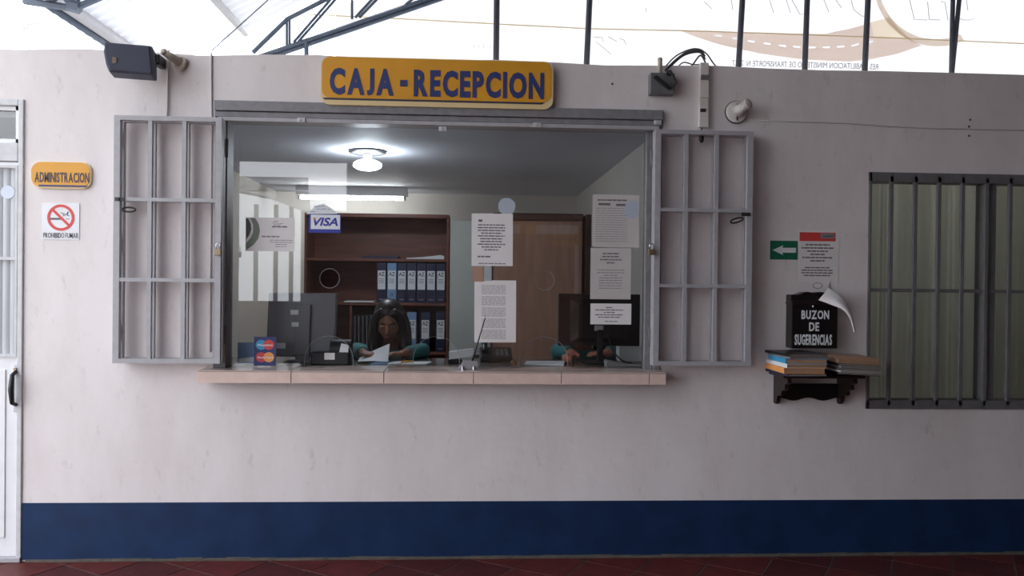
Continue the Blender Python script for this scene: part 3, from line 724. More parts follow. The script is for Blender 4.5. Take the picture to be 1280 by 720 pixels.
sg, a0, a1, b0, b1 = flat_sign('no_smoking_sign', 'white square no smoking sign reading PROHIBIDO FUMAR', 'sign', (53, 254, 99.5, 299.5), 'white_paint', 0.0, 0.0, 0.004)
c = at(76, 272, -0.005); R = 0.072
plate('ring', circ(c.x, c.z, R, 32), [circ(c.x, c.z, R*0.80, 32)], -0.006, -0.004, 'red_print', sg)
mb = MB(); mb.bar((c.x-R*0.62, -0.0055, c.z+R*0.60), (c.x+R*0.62, -0.0055, c.z-R*0.60), 0.013, 0.002); mb.build('slash', 'red_print', sg)
mb = MB(); mb.box(c.x-0.055, c.x+0.01, -0.005, -0.004, c.z-0.012, c.z-0.002); mb.build('cigarette', 'ink', sg)
mb = MB()
for pts in ([(0.0, 0.028), (0.012, 0.018), (0.018, 0.026)], [(0.012, 0.010), (0.03, 0.02), (0.038, 0.034), (0.034, 0.012), (0.046, 0.010)], [(0.028, -0.006), (0.046, -0.008)]):
    mb.tube([(c.x+u, -0.0047, c.z+v) for u, v in pts], 0.002, 4)
mb.build('smoke_print', 'ink', sg)
X0, X1, Z0, Z1 = rect(54, 291, 98, 297.5, -0.005); text_mb('PROHIBIDO FUMAR', X0, X1, Z0, Z1, -0.005, 0.008, 0.001, caps=True).build('lettering', 'ink', sg)

sg, a0, a1, b0, b1 = flat_sign('arrow_sign', 'green sign with a white arrow pointing left', 'sign', (962.5, 301, 996.5, 324.5), 'green_sign', 0.0, 0.0, 0.004)
Xc = (a0+a1)/2; Zc_ = (b0+b1)/2; H = (b1-b0)/2; Wd = (a1-a0)/2
mb = MB(); mb.prism([(Xc-Wd*0.85, Zc_), (Xc-Wd*0.05, Zc_-H*0.52), (Xc-Wd*0.12, Zc_-H*0.26), (Xc+Wd*0.88, Zc_-H*0.26), (Xc+Wd*0.88, Zc_+H*0.26), (Xc-Wd*0.12, Zc_+H*0.26), (Xc-Wd*0.05, Zc_+H*0.52)], -0.0055, -0.004); mb.build('arrow', 'label_white', sg)

rnd = random.Random(3)
sg, a0, a1, b0, b1 = flat_sign('wall_notice', 'white printed notice with a red header beside the arrow sign', 'notice', (998.5, 287.5, 1048, 352), 'paper', 0.0, 0.0, 0.002)
X0, X1, Z0, Z1 = rect(999.5, 290.5, 1044.5, 301.5, -0.003); mb = MB(); mb.box(X0, X1, -0.003, -0.002, Z0, Z1); mb.build('header', 'red_print', sg)
mb = MB(); mb.box(X0+(X1-X0)*0.58, X1-0.008, -0.0037, -0.003, Z0+0.016, Z1-0.004); mb.build('badge', 'ink_light', sg)
mb = MB(); mb.prism([(X0+(X1-X0)*0.62, Z0+0.024), (X0+(X1-X0)*0.92, Z0+0.026), (X0+(X1-X0)*0.96, Z1-0.014), (X0+(X1-X0)*0.66, Z1-0.018)], -0.0042, -0.0037); mb.build('badge_print', 'ink', sg)
X0, X1, Z0, Z1 = rect(1002, 304, 1042, 328, -0.003); lines_mb(X0, X1, Z0, Z1, [0.75, 1, 0.65, 0.45, 0.95, 0.45], -0.002, rnd, 0.42).build('print', 'ink', sg)
X0, X1, Z0, Z1 = rect(1002, 333, 1041, 346, -0.003); lines_mb(X0, X1, Z0, Z1, [0.8, 1, 1, 0.85], -0.002, rnd, 0.45).build('print', 'ink', sg)

# ================================================================== SUGGESTION BOX ON ITS BRACKET SHELF
SD = 0.20
bxl = at(967, 470).x; bxr = at(1046, 470).x; shz = at(1000, 466, -0.1).z; sbz = at(1000, 503).z
sh = thing('bracket_shelf', 'dark carved wooden bracket shelf under the suggestion box', 'shelf', ((bxl+bxr)/2, 0, sbz))
mb = MB(); mb.box(bxl-0.03, bxr+0.06, -SD-0.02, -0.001, shz-0.018, shz); mb.build('board', 'shelf_black', sh, 0.004)
prof = [(-0.001, shz-0.018), (-SD, shz-0.018), (-SD-0.005, shz-0.045), (-SD*0.82, shz-0.06), (-SD*0.85, shz-0.085), (-SD*0.6, shz-0.10), (-SD*0.55, shz-0.125), (-SD*0.30, shz-0.135), (-SD*0.24, sbz+0.015), (-SD*0.15, sbz-0.004), (-0.001, sbz)]
for x in (bxl, bxr): mb = MB(); mb.prism_x(prof, x, x+0.022); mb.build('bracket', 'shelf_black', sh)
zb = at(1000, 479).z; n = 24
bot = [(bxl+0.022+(bxr-bxl-0.022)*i/n, sbz+0.022+0.009*math.cos(i/n*4*PI)) for i in range(n+1)]
mb = MB(); mb.prism(bot+[(bxr, zb), (bxl+0.022, zb)], -0.02, -0.001); mb.build('apron', 'box_black', sh)
X0, X1, Z0, Z1 = rect(990, 371, 1047, 434, -0.09)
bx = thing('suggestion_box', 'black wooden box lettered BUZON DE SUGERENCIAS on the wall', 'box', ((X0+X1)/2, -0.05, shz+0.137))
mb = MB(); mb.box(X0, X1, -0.09, -0.001, shz+0.137, Z1-0.022); mb.build('body', 'box_black', bx, 0.003)
n = 20; Wb = X1-X0; zt = Z1-0.02
top = [(X1-Wb*i/n, zt+0.026+0.020*math.sin(PI*i/n)+0.004*math.cos(i/n*6*PI)) for i in range(n+1)]
mb = MB(); mb.prism([(X0, zt-0.004), (X1, zt-0.004)]+top, -0.075, -0.001); mb.build('crest', 'box_black', bx)
mb = MB(); mb.box(X0-0.005, X1+0.005, -0.096, -0.001, zt-0.022, zt-0.010); mb.build('lid', 'shelf_black', bx, 0.003)
c = at(1016.5, 383, -0.1); mb = MB(); mb.ball((c.x, -0.098, c.z), 0.008, 10, 6); mb.build('knob', 'chrome', bx, smooth=True)
for s, r_ in (('BUZON', (1002, 388, 1036.5, 399)), ('DE', (1011.5, 403, 1024, 414)), ('SUGERENCIAS', (993.5, 418, 1040, 431.5))):
    A_ = rect(*r_, -0.092); text_mb(s, *A_, -0.091, 0.03, 0.002, caps=True).build('lettering', 'label_white', bx)
# curled sheet on top of the box
mb = MB(); q = []; f = []; nv = 6
eA = smooth_pts([(1023, 375), (1039, 381), (1053, 387), (1062, 398), (1067, 415)], 5); eB = smooth_pts([(1036, 360), (1046, 367), (1057, 378), (1065, 392), (1070, 414)], 5); nu = len(eA)-1
for i in range(nu+1):
    u = i/nu
    for j in range(nv+1):
        v = j/nv; y = -0.105-0.075*math.sin(u*PI*0.8)+0.075*v*(1-u)-0.02*math.sin(v*PI)
        p = at(eA[i][0]*(1-v)+eB[i][0]*v, eA[i][1]*(1-v)+eB[i][1]*v, y); q.append(tuple(p))
for i in range(nu):
    for j in range(nv): a = i*(nv+1)+j; f.append((a, a+1, a+nv+2, a+nv+1))
mb.add(q, f); cp = mb.build('curled_sheet', 'paper', smooth=True); tag(cp, 'white sheet curling over the top of the suggestion box', 'paper')
X0, X1, Z0, Z1 = rect(1013, 352, 1036, 366, -0.012)
mb = MB(); mb.box(X0, X1, -0.013, -0.012, Z0, Z1); ss = mb.build('paper_slip', 'paper'); tag(ss, 'small white slip with a round stamp tucked behind the box', 'paper')
c = at(1022, 357, -0.014); plate('stamp', circ(c.x, c.z, 0.03, 20, rz=0.018), [circ(c.x, c.z, 0.026, 20, rz=0.014)], -0.0145, -0.013, 'ink_light', ss)
# magazines stacked on the shelf
def magazine(lab, pxl, wdt, z0, th, cover, pages, yaw, dep=0.28, dx=0.0, droop=0.0):
    c = at(pxl, 450, -0.14); x0 = at(958, 450, -0.02).x if pxl == 0 else c.x
    o = thing('magazine', lab, 'magazine', (x0+wdt/2+dx, -0.16, z0), 'magazines on the bracket shelf')
    M = Matrix.Translation((x0+wdt/2+dx, -0.15, z0)) @ Matrix.Rotation(yaw, 4, 'Z') @ Matrix.Rotation(droop, 4, 'Y')
    ct = min(0.0018, th*0.2)
    mb = MB(); mb.box(-wdt/2, wdt/2, -dep/2, dep/2, 0, ct, M); mb.box(-wdt/2, wdt/2, -dep/2, dep/2, th-ct, th, M); mb.box(-wdt/2-0.001, -wdt/2, -dep/2, dep/2, 0, th, M); mb.build('cover', cover, o)
    mb = MB(); mb.box(-wdt/2, wdt/2-0.004, -dep/2+0.003, dep/2-0.003, ct, th-ct, M); mb.build('pages', pages, o)
    return o
z = shz+0.001
for lab, th, cv, pg, yw, dx in (
    ('navy magazine lowest in the taller left stack on the bracket shelf', 0.014, 'navy', 'pages_grey', 0.05, 0.0),
    ('thick orange-spined catalogue second from below in the left stack', 0.030, 'orange_print', 'pages', -0.02, -0.004),
    ('white-spined catalogue in the middle of the left stack', 0.022, 'label_white', 'pages', 0.03, 0.002),
    ('bright blue catalogue third from the top of the left stack', 0.026, 'cyan_print', 'pages', -0.04, 0.008),
    ('thin grey magazine second from the top of the left stack', 0.010, 'ink_light', 'pages_grey', 0.06, 0.012),
    ('black covered magazine topmost of the left stack before the box', 0.014, 'black_plastic', 'pages_grey', 0.10, 0.0)):
    magazine(lab, 969, 0.225, z, th, cv, pg, yw, dx=dx); z += th+0.0008
z = shz+0.001
for lab, th, cv, pg, yw, dx, dr_ in (
    ('dark magazine sagging lowest in the right stack', 0.010, 'black_plastic', 'pages_grey', 0.0, 0.0, 0.05),
    ('thin white-edged magazine second from below in the right stack', 0.010, 'label_white', 'pages_grey', 0.05, 0.006, 0.05),
    ('grey magazine third from below in the right stack', 0.012, 'ink', 'pages_grey', -0.04, 0.008, 0.05),
    ('white magazine in the middle of the right stack', 0.012, 'ink_light', 'pages_grey', 0.04, 0.010, 0.05),
    ('black magazine third from the top of the right stack', 0.012, 'black_plastic', 'pages_grey', -0.03, 0.008, 0.05),
    ('brown paged booklet second from the top of the right stack', 0.022, 'tape_brown', 'pages', 0.02, 0.0, 0.05),
    ('tan booklet topmost of the right stack', 0.014, 'tape_brown', 'pages', -0.05, 0.0, 0.05)):
    magazine(lab, 1033, 0.235, z+0.007, th, cv, pg, yw, 0.26, dx, dr_); z += th+0.0008

# ================================================================== FITTINGS ON THE WALL
# loudspeaker
sp = thing('loudspeaker', 'dark grey loudspeaker on a bracket at the wall top', 'speaker', P2(162, 94, -0.14))
X0, X1, Z0, Z1 = rect(128, 56, 187, 92.5, -0.22)
Ms = Matrix.Translation(((X0+X1)/2, -0.16, 0)) @ Matrix.Rotation(math.radians(13), 4, 'Z') @ Matrix.Translation((-(X0+X1)/2, 0.16, 0))
body = [(X0+0.006, Z1), (X1-0.012, Z1), (X1-0.002, Z1-0.01), (X1, Z0+0.02), (X1, Z0), (X0+0.03, Z0), (X0+0.015, Z0+0.04), (X0+0.004, Z0+0.10)]
mb = MB(); mb.prism(body, -0.24, -0.105); mb.xf(Ms); mb.build('cabinet', 'speaker_plastic', sp, 0.006)
mb = MB(); mb.prism([(X0+0.012, Z1-0.006), (X1-0.02, Z1-0.006), (X1-0.008, Z0+0.007), (X0+0.034, Z0+0.007), (X0+0.012, Z0+0.09)], -0.246, -0.24); mb.xf(Ms); mb.build('grille', 'speaker_plastic', sp, 0.003)
c = at(139.5, 76, -0.247); mb = MB(); mb.box(c.x-0.012, c.x+0.008, -0.249, -0.246, c.z-0.016, c.z+0.016); mb.xf(Ms); mb.build('badge', 'brass', sp)
c = at(196, 74, -0.1); mb = MB(); mb.box(X1-0.05, c.x+0.008, -0.13, -0.09, c.z-0.02, c.z+0.02); mb.box(c.x-0.022, c.x+0.012, -0.10, 0, c.z-0.028, c.z+0.028); mb.build('bracket', 'black_plastic', sp, 0.004)
# old lamp fitting on the left
c = at(226, 80, 0); lm = thing('lamp_fitting', 'old beige tilted lamp fitting beside the loudspeaker', 'lamp', (c.x, 0, c.z-0.03))
mb = MB(); mb.prism([(c.x-0.035+0.008, c.z-0.03), (c.x+0.01, c.z-0.045), (c.x+0.03, c.z-0.02), (c.x+0.042, c.z+0.022), (c.x+0.02, c.z+0.035), (c.x-0.03, c.z+0.03)], -0.03, 0); mb.build('base', 'beige_plastic', lm, 0.006)
mb = MB(); mb.tube([(c.x, -0.02, c.z+0.005), (c.x-0.03, -0.06, c.z+0.02), (c.x-0.055, -0.085, c.z+0.035)], [0.026, 0.022, 0.016], 10); mb.ball((c.x-0.058, -0.088, c.z+0.038), 0.018, 10, 6); mb.build('socket', 'beige_plastic', lm, smooth=True)
# cables on the left
def cable(name, pts, r, m, label):
    mb = MB(); mb.tube(pts, r, 6); o = mb.build(name, m, smooth=True); tag(o, label, 'cable'); return o
c0 = at(211.5, 66); c1 = at(210, 146)
cable('cable', [(c0.x, -0.01, ZT+0.01), (c0.x, -0.008, c0.z-0.05), (c0.x-0.003, -0.008, (c0.z+c1.z)/2), (c1.x, -0.01, c1.z)], 0.006, 'cable_white', 'pale cable running down from the lamp fitting to the left grille')
c0 = at(264.5, 62); c1 = at(265, 150); c2 = at(263, 440)
cable('cable', [(c0.x, -0.006, ZT+0.004), (c0.x+0.002, -0.006, c0.z-0.2), (c1.x, -0.006, c1.z), (c1.x, -0.006, c1.z-0.4), (c2.x, -0.006, c2.z)], 0.005, 'cable_white', 'thin grey cable down the wall behind the left grille')
# junction box
X0, X1, Z0, Z1 = rect(813, 91, 843, 117.5, -0.06)
jb = thing('junction_box', 'grey metal junction box hanging at the wall top by the duct', 'junction box', ((X0+X1)/2, 0, Z0))
mb = MB(); mb.box(X0, X1, -0.062, 0, Z0, Z1); mb.build('body', 'junction_grey', jb, 0.004)
mb = MB(); mb.prism([(X0+0.012, Z1-0.03), (X0+0.03, Z1-0.02), (X1-0.02, Z0+0.03), (X1-0.04, Z0+0.022)], -0.085, -0.062); mb.build('flap', 'black_metal', jb, 0.003)
mb = MB(); mb.tube([(X0+0.058, -0.03, Z1), (X0+0.060, -0.03, Z1+0.06), (X0+0.062, -0.02, Z1+0.09)], 0.014, 10); mb.build('conduit', 'beige_plastic', jb, smooth=True)
mb = MB(); mb.tube([(X1-0.045, -0.07, Z1-0.01), (X1-0.03, -0.085, Z1+0.012), (X1-0.01, -0.08, Z1-0.02), (X1+0.008, -0.07, Z1-0.055), (X1-0.002, -0.065, Z1-0.075), (X1-0.02, -0.062, Z1-0.06)], 0.005, 6); mb.build('lead', 'black_metal', jb, smooth=True)
mb = MB(); mb.tube([(X1-0.035+0.012*math.cos(a*PI/6), -0.07, Z1-0.004+0.012*math.sin(a*PI/6)) for a in range(13)], 0.005, 6); mb.build('gland', 'black_metal', jb, smooth=True)
# duct
X0, X1, Z0, Z1 = rect(875, 78, 886, 159, -0.03)
du = thing('cable_duct', 'white plastic cable duct running down the wall to the right grille', 'duct', ((X0+X1)/2, 0, Z0))
zm = [Z1, Z1-0.085, Z1-0.20, Z1-0.265, Z0]
for i in range(4): mb = MB(); e = 0.0012*(i%2); mb.box(X0-e, X1+e, -0.03-e, 0, zm[i+1]+0.001, zm[i]); mb.build('section', 'pvc', du, 0.003)
mb = MB(); mb.box(X0+0.004, X1-0.002, -0.0325, -0.0312, Z1-0.10, Z1-0.07); mb.build('label', 'grey_metal_dark', du)
mb = MB(); mb.box(X0+0.002, X1-0.016, -0.0325, -0.0312, Z0+0.085, Z0+0.105); mb.build('label', 'black_metal', du)
# wires looping over the wall top
wr = [([(0.0, 0.06), (-0.03, 0.09), (-0.12, 0.07), (-0.22, -0.02)], 'thick dark cable arching over the wall top from the duct', 0.009),
      ([(0.01, 0.05), (-0.02, 0.10), (-0.09, 0.095), (-0.17, 0.03), (-0.24, -0.02)], 'second dark cable arching left over the wall top', 0.007),
      ([(0.02, 0.04), (-0.01, 0.08), (-0.05, 0.03), (-0.09, -0.02)], 'short looped cable end close beside the duct top', 0.005),
      ([(-0.22, 0.0), (-0.14, 0.085), (-0.04, 0.125), (0.03, 0.10), (0.08, 0.04), (0.14, -0.01)], 'thin dark cable arching highest across the wall top', 0.0045),
      ([(0.0, 0.04), (-0.04, 0.04), (-0.10, 0.05), (-0.16, -0.02)], 'thin cable sagging beneath the arching cables', 0.004)]
bx_ = (X0+X1)/2
for i, (pts, lab, r_) in enumerate(wr):
    pp = smooth_pts(pts); cable('cable', [(bx_+x, -0.020+0.022*i+0.03*min(1, abs(x)*4), ZT+z-0.01) for x, z in pp], r_, 'cable', lab)
c = at(765, 105, 0); mb = MB(); mb.ball((c.x, -0.004, c.z), 0.006, 8, 5); tag(mb.build('nail', 'black_metal'), 'dark nail in the wall right of the yellow sign', 'nail')
c = at(877, 173, -0.07); mb = MB(); mb.ball((c.x, -0.069, c.z), (0.015, 0.012, 0.026), 10, 8); mb.tube([(c.x, -0.069, c.z+0.02), (c.x, -0.069, c.z+0.06)], 0.004, 6); tag(mb.build('plug', 'black_plastic', smooth=True), 'small black plug hanging below the cable duct', 'plug')
# lamp holder
c = at(920, 140.5, 0); lh = thing('lamp_holder', 'white round lamp holder with a short spiral socket right of the duct', 'lamp', (c.x, 0, c.z-0.07))
mb = MB(); mb.tube([(c.x, 0, c.z), (c.x, -0.006, c.z)], 0.066, 28); mb.build('gasket', 'black_metal', lh)
mb = MB(); mb.tube([(c.x, -0.006, c.z), (c.x, -0.018, c.z), (c.x, -0.024, c.z)], [0.062, 0.062, 0.054], 28); mb.build('base', 'pvc', lh, smooth=True)
pp = [(c.x+0.0, -0.02, c.z+0.0), (c.x+0.012, -0.05, c.z+0.01), (c.x+0.02, -0.07, c.z+0.018)]
mb = MB(); mb.tube(pp, [0.034, 0.030, 0.028], 16); d = Vector((0.02, -0.06, 0.016)).normalized()
p0 = Vector(pp[-1])
for k in range(3): q0 = p0+d*(0.002+k*0.016); mb.tube([q0, q0+d*0.006, q0+d*0.012], [0.024, 0.029, 0.024], 16)
mb.build('socket', 'pvc', lh, smooth=True)
for dz in (0.035, -0.04): mb = MB(); mb.box(c.x-0.004, c.x+0.003, -0.0262, -0.024, c.z+dz-0.010, c.z+dz+0.010); mb.build('screw_slot', 'black_metal', lh)
pts = [(at(p, y).x, -0.004, at(p, y).z) for p, y in ((936, 150), (1000, 152.5), (1060, 154.5), (1110, 158), (1160, 160.5), (1210, 161.5), (1280, 163), (1400, 164))]
cable('cable', pts, 0.0035, 'cable_white', 'thin grey wire stretched along the upper right wall')
for k, (px, py, lab) in enumerate(((1212, 150, 'uppermost tiny dark hook in the upper right wall'), (1210.5, 158.5, 'middle tiny dark hook in the upper right wall'), (1210.5, 170, 'lowest tiny dark hook in the upper right wall'))):
    c = at(px, py); mb = MB(); mb.ball((c.x, -0.006, c.z), 0.006, 8, 5); mb.tube([(c.x, 0, c.z), (c.x, -0.006, c.z)], 0.003, 6); tag(mb.build('hook', 'black_metal'), lab, 'hook')

# ================================================================== NOTICES AND STICKERS ON THE GLASS
rnd = random.Random(11)
def sheet(name, label, cat, px, Y, m='paper', tilt=0.0, th=0.0008):
    X0, X1, Z0, Z1 = rect(*px, Y); o = thing(name, label, cat, ((X0+X1)/2, Y, Z0))
    cx, cz = (X0+X1)/2, (Z0+Z1)/2; ca, sa = math.cos(tilt), math.sin(tilt)
    pts = [(cx+(x-cx)*ca-(z-cz)*sa, cz+(x-cx)*sa+(z-cz)*ca) for x, z in ((X0, Z0), (X1, Z0), (X1, Z1), (X0, Z1))]
    mb = MB(); mb.prism(pts, Y-th, Y); mb.build('sheet', m, o); return o, X0, X1, Z0, Z1
YP = YGL-0.0012
# certificate with a dark swoosh
o, X0, X1, Z0, Z1 = sheet('certificate', 'white certificate with a grey-green swoosh taped inside the glass', 'notice', (307, 272, 368, 314), YP)
def cpoly(pts, m, nm, Y=YP-0.0009):
    mb = MB(); mb.prism([(at(x, y, Y).x, at(x, y, Y).z) for x, y in pts], Y-0.0004, Y); mb.build(nm, m, o)
cpoly([(307.5, 273), (310, 273), (313.5, 280), (314, 287), (311.5, 294), (307.5, 299)], 'olive_dark', 'swoosh')
cpoly([(313, 272.6), (319, 272.6), (323.5, 280), (325, 289), (323, 298), (317, 306), (308, 312.5), (307.5, 304), (313, 298), (316.5, 290), (316.5, 281)], 'olive_print', 'swoosh')
mb = MB(); c = at(346.5, 279, YP); mb.tube([(c.x+0.022*math.cos(a*PI/10), YP-0.0012, c.z+0.012*math.sin(a*PI/10)) for a in range(4, 21)], 0.0012, 4); mb.tube([(c.x-0.012, YP-0.0012, c.z-0.010), (c.x-0.006, YP-0.0012, c.z+0.010), (c.x+0.002, YP-0.0012, c.z-0.004), (c.x+0.034, YP-0.0012, c.z-0.002)], 0.0012, 4); mb.build('logo', 'ink', o)
A_ = rect(340, 282.5, 359, 284.5, YP); lines_mb(*A_, [1], YP-0.0009, rnd, 0.8).build('print', 'ink', o)
A_ = rect(327, 294.5, 350, 297, YP); lines_mb(*A_, [1], YP-0.0009, rnd, 0.7).build('print', 'ink_light', o)
A_ = rect(337, 299, 366, 309.5, YP); lines_mb(*A_, [1, 0.95, 0.5, 0.5], YP-0.0009, rnd, 0.3).build('print', 'ink_light', o)
# card sticker with a paper house on top
o, X0, X1, Z0, Z1 = sheet('card_sticker', 'blue and white card sticker reading VISA on the glass', 'sticker', (386, 267.5, 426, 291), YP, 'visa_blue')
A_ = rect(388.5, 268.5, 425, 286.5, YP-0.001); mb = MB(); mb.box(A_[0], A_[1], YP-0.0016, YP-0.0008, A_[2], A_[3]); mb.build('field', 'label_white', o)
A_ = rect(391.5, 272, 422.5, 282.5, YP-0.002); text_mb('VISA', *A_, YP-0.002, 0.03, 0.0008, shear=0.25).build('lettering', 'visa_blue', o)
mb = MB(); mb.prism([(at(x, y, YP).x, at(x, y, YP).z) for x, y in ((391.5, 272), (395.5, 272), (394.3, 275.5))], YP-0.0028, YP-0.0024); mb.build('corner_accent', 'orange_print', o)
hs = thing('paper_house', 'small pale blue paper house cut-out above the card sticker', 'sticker', P2(403, 267, YP))
mb = MB(); mb.prism([(at(x, y, YP).x, at(x, y, YP).z) for x, y in ((382, 267.5), (422, 267.3), (416.5, 262), (404.5, 254.5), (396, 257), (393, 256), (391.5, 261))], YP-0.0022, YP-0.0012); mb.build('sheet', 'label_white', hs)
mb = MB()
for a, b in (((394, 258.5), (406, 257)), ((396, 262), (399, 261)), ((401, 261.5), (408, 261)), ((410, 262), (413, 261.5)), ((388, 265), (394, 264.5))): mb.tube([P2(*a, YP-0.0024), P2(*b, YP-0.0024)], 0.0022, 4)
mb.build('print', 'light_blue', hs)
# two round card logos
o, X0, X1, Z0, Z1 = sheet('card_sticker', 'sticker with two pairs of overlapping coloured discs low on the glass', 'sticker', (317.5, 421, 345, 457), YP, 'sign_blue')
for cyp, m1, m2 in ((431, 'cyan_print', 'red_print'), (446.5, 'red_print', 'orange_print')):
    for k, (cxp, mm) in enumerate(((326.5, m1), (336, m2))):
        c = at(cxp, cyp, YP); mb = MB(); mb.prism(circ(c.x, c.z, 0.030, 24, rz=0.028), YP-0.0012-0.0002*k, YP-0.0008); mb.build('disc', mm, o)
    A_ = rect(322, cyp-1.2, 341, cyp+1.6, YP); text_mb('Maestro' if cyp == 431 else 'MasterCard', *A_, YP-0.0017, 0.02, 0.0005).build('lettering', 'label_white', o)
o, X0, X1, Z0, Z1 = sheet('paper_slip', 'grey card leaning low at the left end of the glass', 'paper', (297, 428, 319, 455), YP+0.012, 'light_blue')
A_ = rect(298, 446, 318, 453, YP); mb = MB(); mb.prism([(A_[0], A_[2]), (A_[1], A_[2]), (A_[1], A_[3]), (A_[0], A_[3]-0.012)], YP+0.0105, YP+0.0112); mb.build('stripe', 'label_white', o)
# notices on the right part of the glass
o, X0, X1, Z0, Z1 = sheet('notice_sheet', 'white typed notice high in the middle of the glass', 'notice', (589.5, 267, 641, 332.5), YP, tilt=0.008)
A_ = rect(598, 274, 603, 277.5, YP); lines_mb(*A_, [1], YP-0.0009, rnd, 0.8, gaps=False).build('print', 'ink', o)
A_ = rect(597, 279.5, 631.5, 314, YP); lines_mb(*A_, [.97, 1, .98, .75, .97, .82, .8, 1, .7, .5], YP-0.0009, rnd, 0.42).build('print', 'ink', o)
A_ = rect(597, 319, 613, 322.5, YP); lines_mb(*A_, [1], YP-0.0009, rnd, 0.5).build('print', 'ink', o)
A_ = rect(598, 328, 632, 331, YP); lines_mb(*A_, [1], YP-0.0009, rnd, 0.5).build('print', 'ink_light', o)
o, X0, X1, Z0, Z1 = sheet('timetable_sheet', 'white printed table sheet below the typed notice', 'notice', (593, 350.5, 645, 428), YP, tilt=0.006)
for k in range(5):
    y0 = 356+k*14; A_ = rect(602, y0, 632, y0+12, YP)
    lines_mb(*A_, [1]*6, YP-0.0009, rnd, 0.35).build('table_block', 'ink_light', o)
o, X0, X1, Z0, Z1 = sheet('card_slip', 'small brown card between the two middle notices', 'paper', (590.5, 333.5, 605, 352), YP-0.001, 'tape_brown')
o, X0, X1, Z0, Z1 = sheet('tape_strip', 'strip of clear tape beside the small brown card', 'tape', (604.5, 332.5, 614.5, 351), YP-0.001, 'clear_tape')
o, X0, X1, Z0, Z1 = sheet('notice_sheet', 'white form with a dark header at the top right of the glass', 'notice', (740.5, 243.5, 799, 309), YP, 'paper_grey')
A_ = rect(748, 253.5, 763, 257, YP); lines_mb(*A_, [1], YP-0.0009, rnd, 0.8, gaps=False).build('print', 'ink', o)
A_ = rect(770, 254.5, 783, 258, YP); lines_mb(*A_, [1], YP-0.0009, rnd, 0.8, gaps=False).build('print', 'ink', o)
A_ = rect(745, 248, 786, 252.5, YP); lines_mb(*A_, [.9], YP-0.0009, rnd, 0.4).build('print', 'ink', o)
A_ = rect(744, 259, 784, 303, YP); lines_mb(*A_, [1]*15, YP-0.0009, rnd, 0.25).build('print', 'ink_light', o)
o, X0, X1, Z0, Z1 = sheet('notice_sheet', 'white letter with a centred heading in the middle right of the glass', 'notice', (738, 310, 788.5, 374), YP, 'paper_grey')
A_ = rect(750, 315, 777, 330.5, YP); lines_mb(*A_, [.75, .8, 1, .4], YP-0.0009, rnd, 0.4).build('print', 'ink', o)
A_ = rect(746, 336, 780, 362, YP); lines_mb(*A_, [1, 1, .5, .85, .85, .85, .85, .85], YP-0.0009, rnd, 0.35).build('print', 'ink_light', o)
o, X0, X1, Z0, Z1 = sheet('notice_sheet', 'small white landscape notice at the lower right of the glass', 'notice', (738, 379.5, 789, 405.5), YP)
A_ = rect(744, 383, 779, 398, YP); lines_mb(*A_, [.25, 1, .4, 1, .8], YP-0.0009, rnd, 0.4).build('print', 'ink', o)
A_ = rect(756, 400.5, 772, 403, YP); lines_mb(*A_, [1], YP-0.0009, rnd, 0.5).build('print', 'ink_light', o)
# round pale stickers
glass('sticker_film', (0.9, 0.93, 0.97, 1), 1.5, 0.3, 0.95, (0.46, 0.51, 0.60, 1))
c = at(633.5, 258, YGL); mb = MB(); mb.prism(circ(c.x, c.z, 0.049, 32), YGL-0.0007, YGL-0.0002); tag(mb.build('round_sticker', 'sticker_film'), 'pale blue round sticker peeping out above the typed notice', 'sticker')
c = at(791.5, 262, YP-0.002); pts = [(x, z) for x, z in circ(c.x, c.z, 0.052, 40) if x < c.x+0.034]
i0 = max(range(len(pts)), key=lambda i: (pts[(i+1) % len(pts)][1]-pts[i][1])**2+(pts[(i+1) % len(pts)][0]-pts[i][0])**2)
mb = MB(); mb.prism(pts, YP-0.0026, YP-0.0016); tag(mb.build('round_sticker', 'sticker_film'), 'pale blue cut-off disc sticker over the form at the top right', 'sticker')

# ================================================================== INSIDE THE OFFICE
# counter continuing the sill indoors
CY0, CY1 = WT+0.002, 0.62
ct = thing('counter', 'long dark polished counter behind the reception glass', 'counter', (0, 0.4, ZOF))
mb = MB(); mb.box(OX0+0.005, OX1-0.005, CY0, CY1, ZS-0.03, ZS-0.0005); mb.build('top', 'counter_top', ct, 0.002)
mb = MB(); mb.box(OX0+0.005, OX1-0.005, CY0, CY0+0.03, ZOF, ZS-0.031); mb.build('front_panel', 'wood_dark', ct)
for x in (OX0+0.02, -0.5, OX1-0.05): mb = MB(); mb.box(x, x+0.03, CY0+0.03, CY1-0.06, ZOF, ZS-0.031); mb.build('side_panel', 'wood_dark', ct)
ZK = ZS     # everything on the counter stands here

# bookcase
BY = 1.90; BD = 0.32
kx0, kx1 = at(380, 350, BY).x, at(561, 350, BY).x; kt = at(470, 267, BY).z
bk = thing('bookcase', 'brown wooden bookcase with binders behind the receptionist', 'bookcase', ((kx0+kx1)/2, BY+BD/2, ZOF))
def bkb(nm, m, *a): mb = MB(); mb.box(*a); return mb.build(nm, m, bk, 0.002)
bkb('side_panel', 'wood', kx0, kx0+0.02, BY, BY+BD, ZOF, kt); bkb('side_panel', 'wood', kx1-0.02, kx1, BY, BY+BD, ZOF, kt)
bkb('back_panel', 'wood', kx0+0.02, kx1-0.02, BY+BD-0.012, BY+BD, ZOF, kt-0.03); bkb('top', 'wood', kx0+0.02, kx1-0.02, BY-0.01, BY+BD, kt-0.03, kt)
dvx = at(438.5, 350, BY).x
shz_ = [at(500, y, BY).z for y in (323.5, 378.5, 440)]
for z in shz_+[shz_[2]-0.42, shz_[2]-0.84]: bkb('shelf', 'wood', kx0+0.02, kx1-0.02, BY, BY+BD-0.012, z-0.022, z)
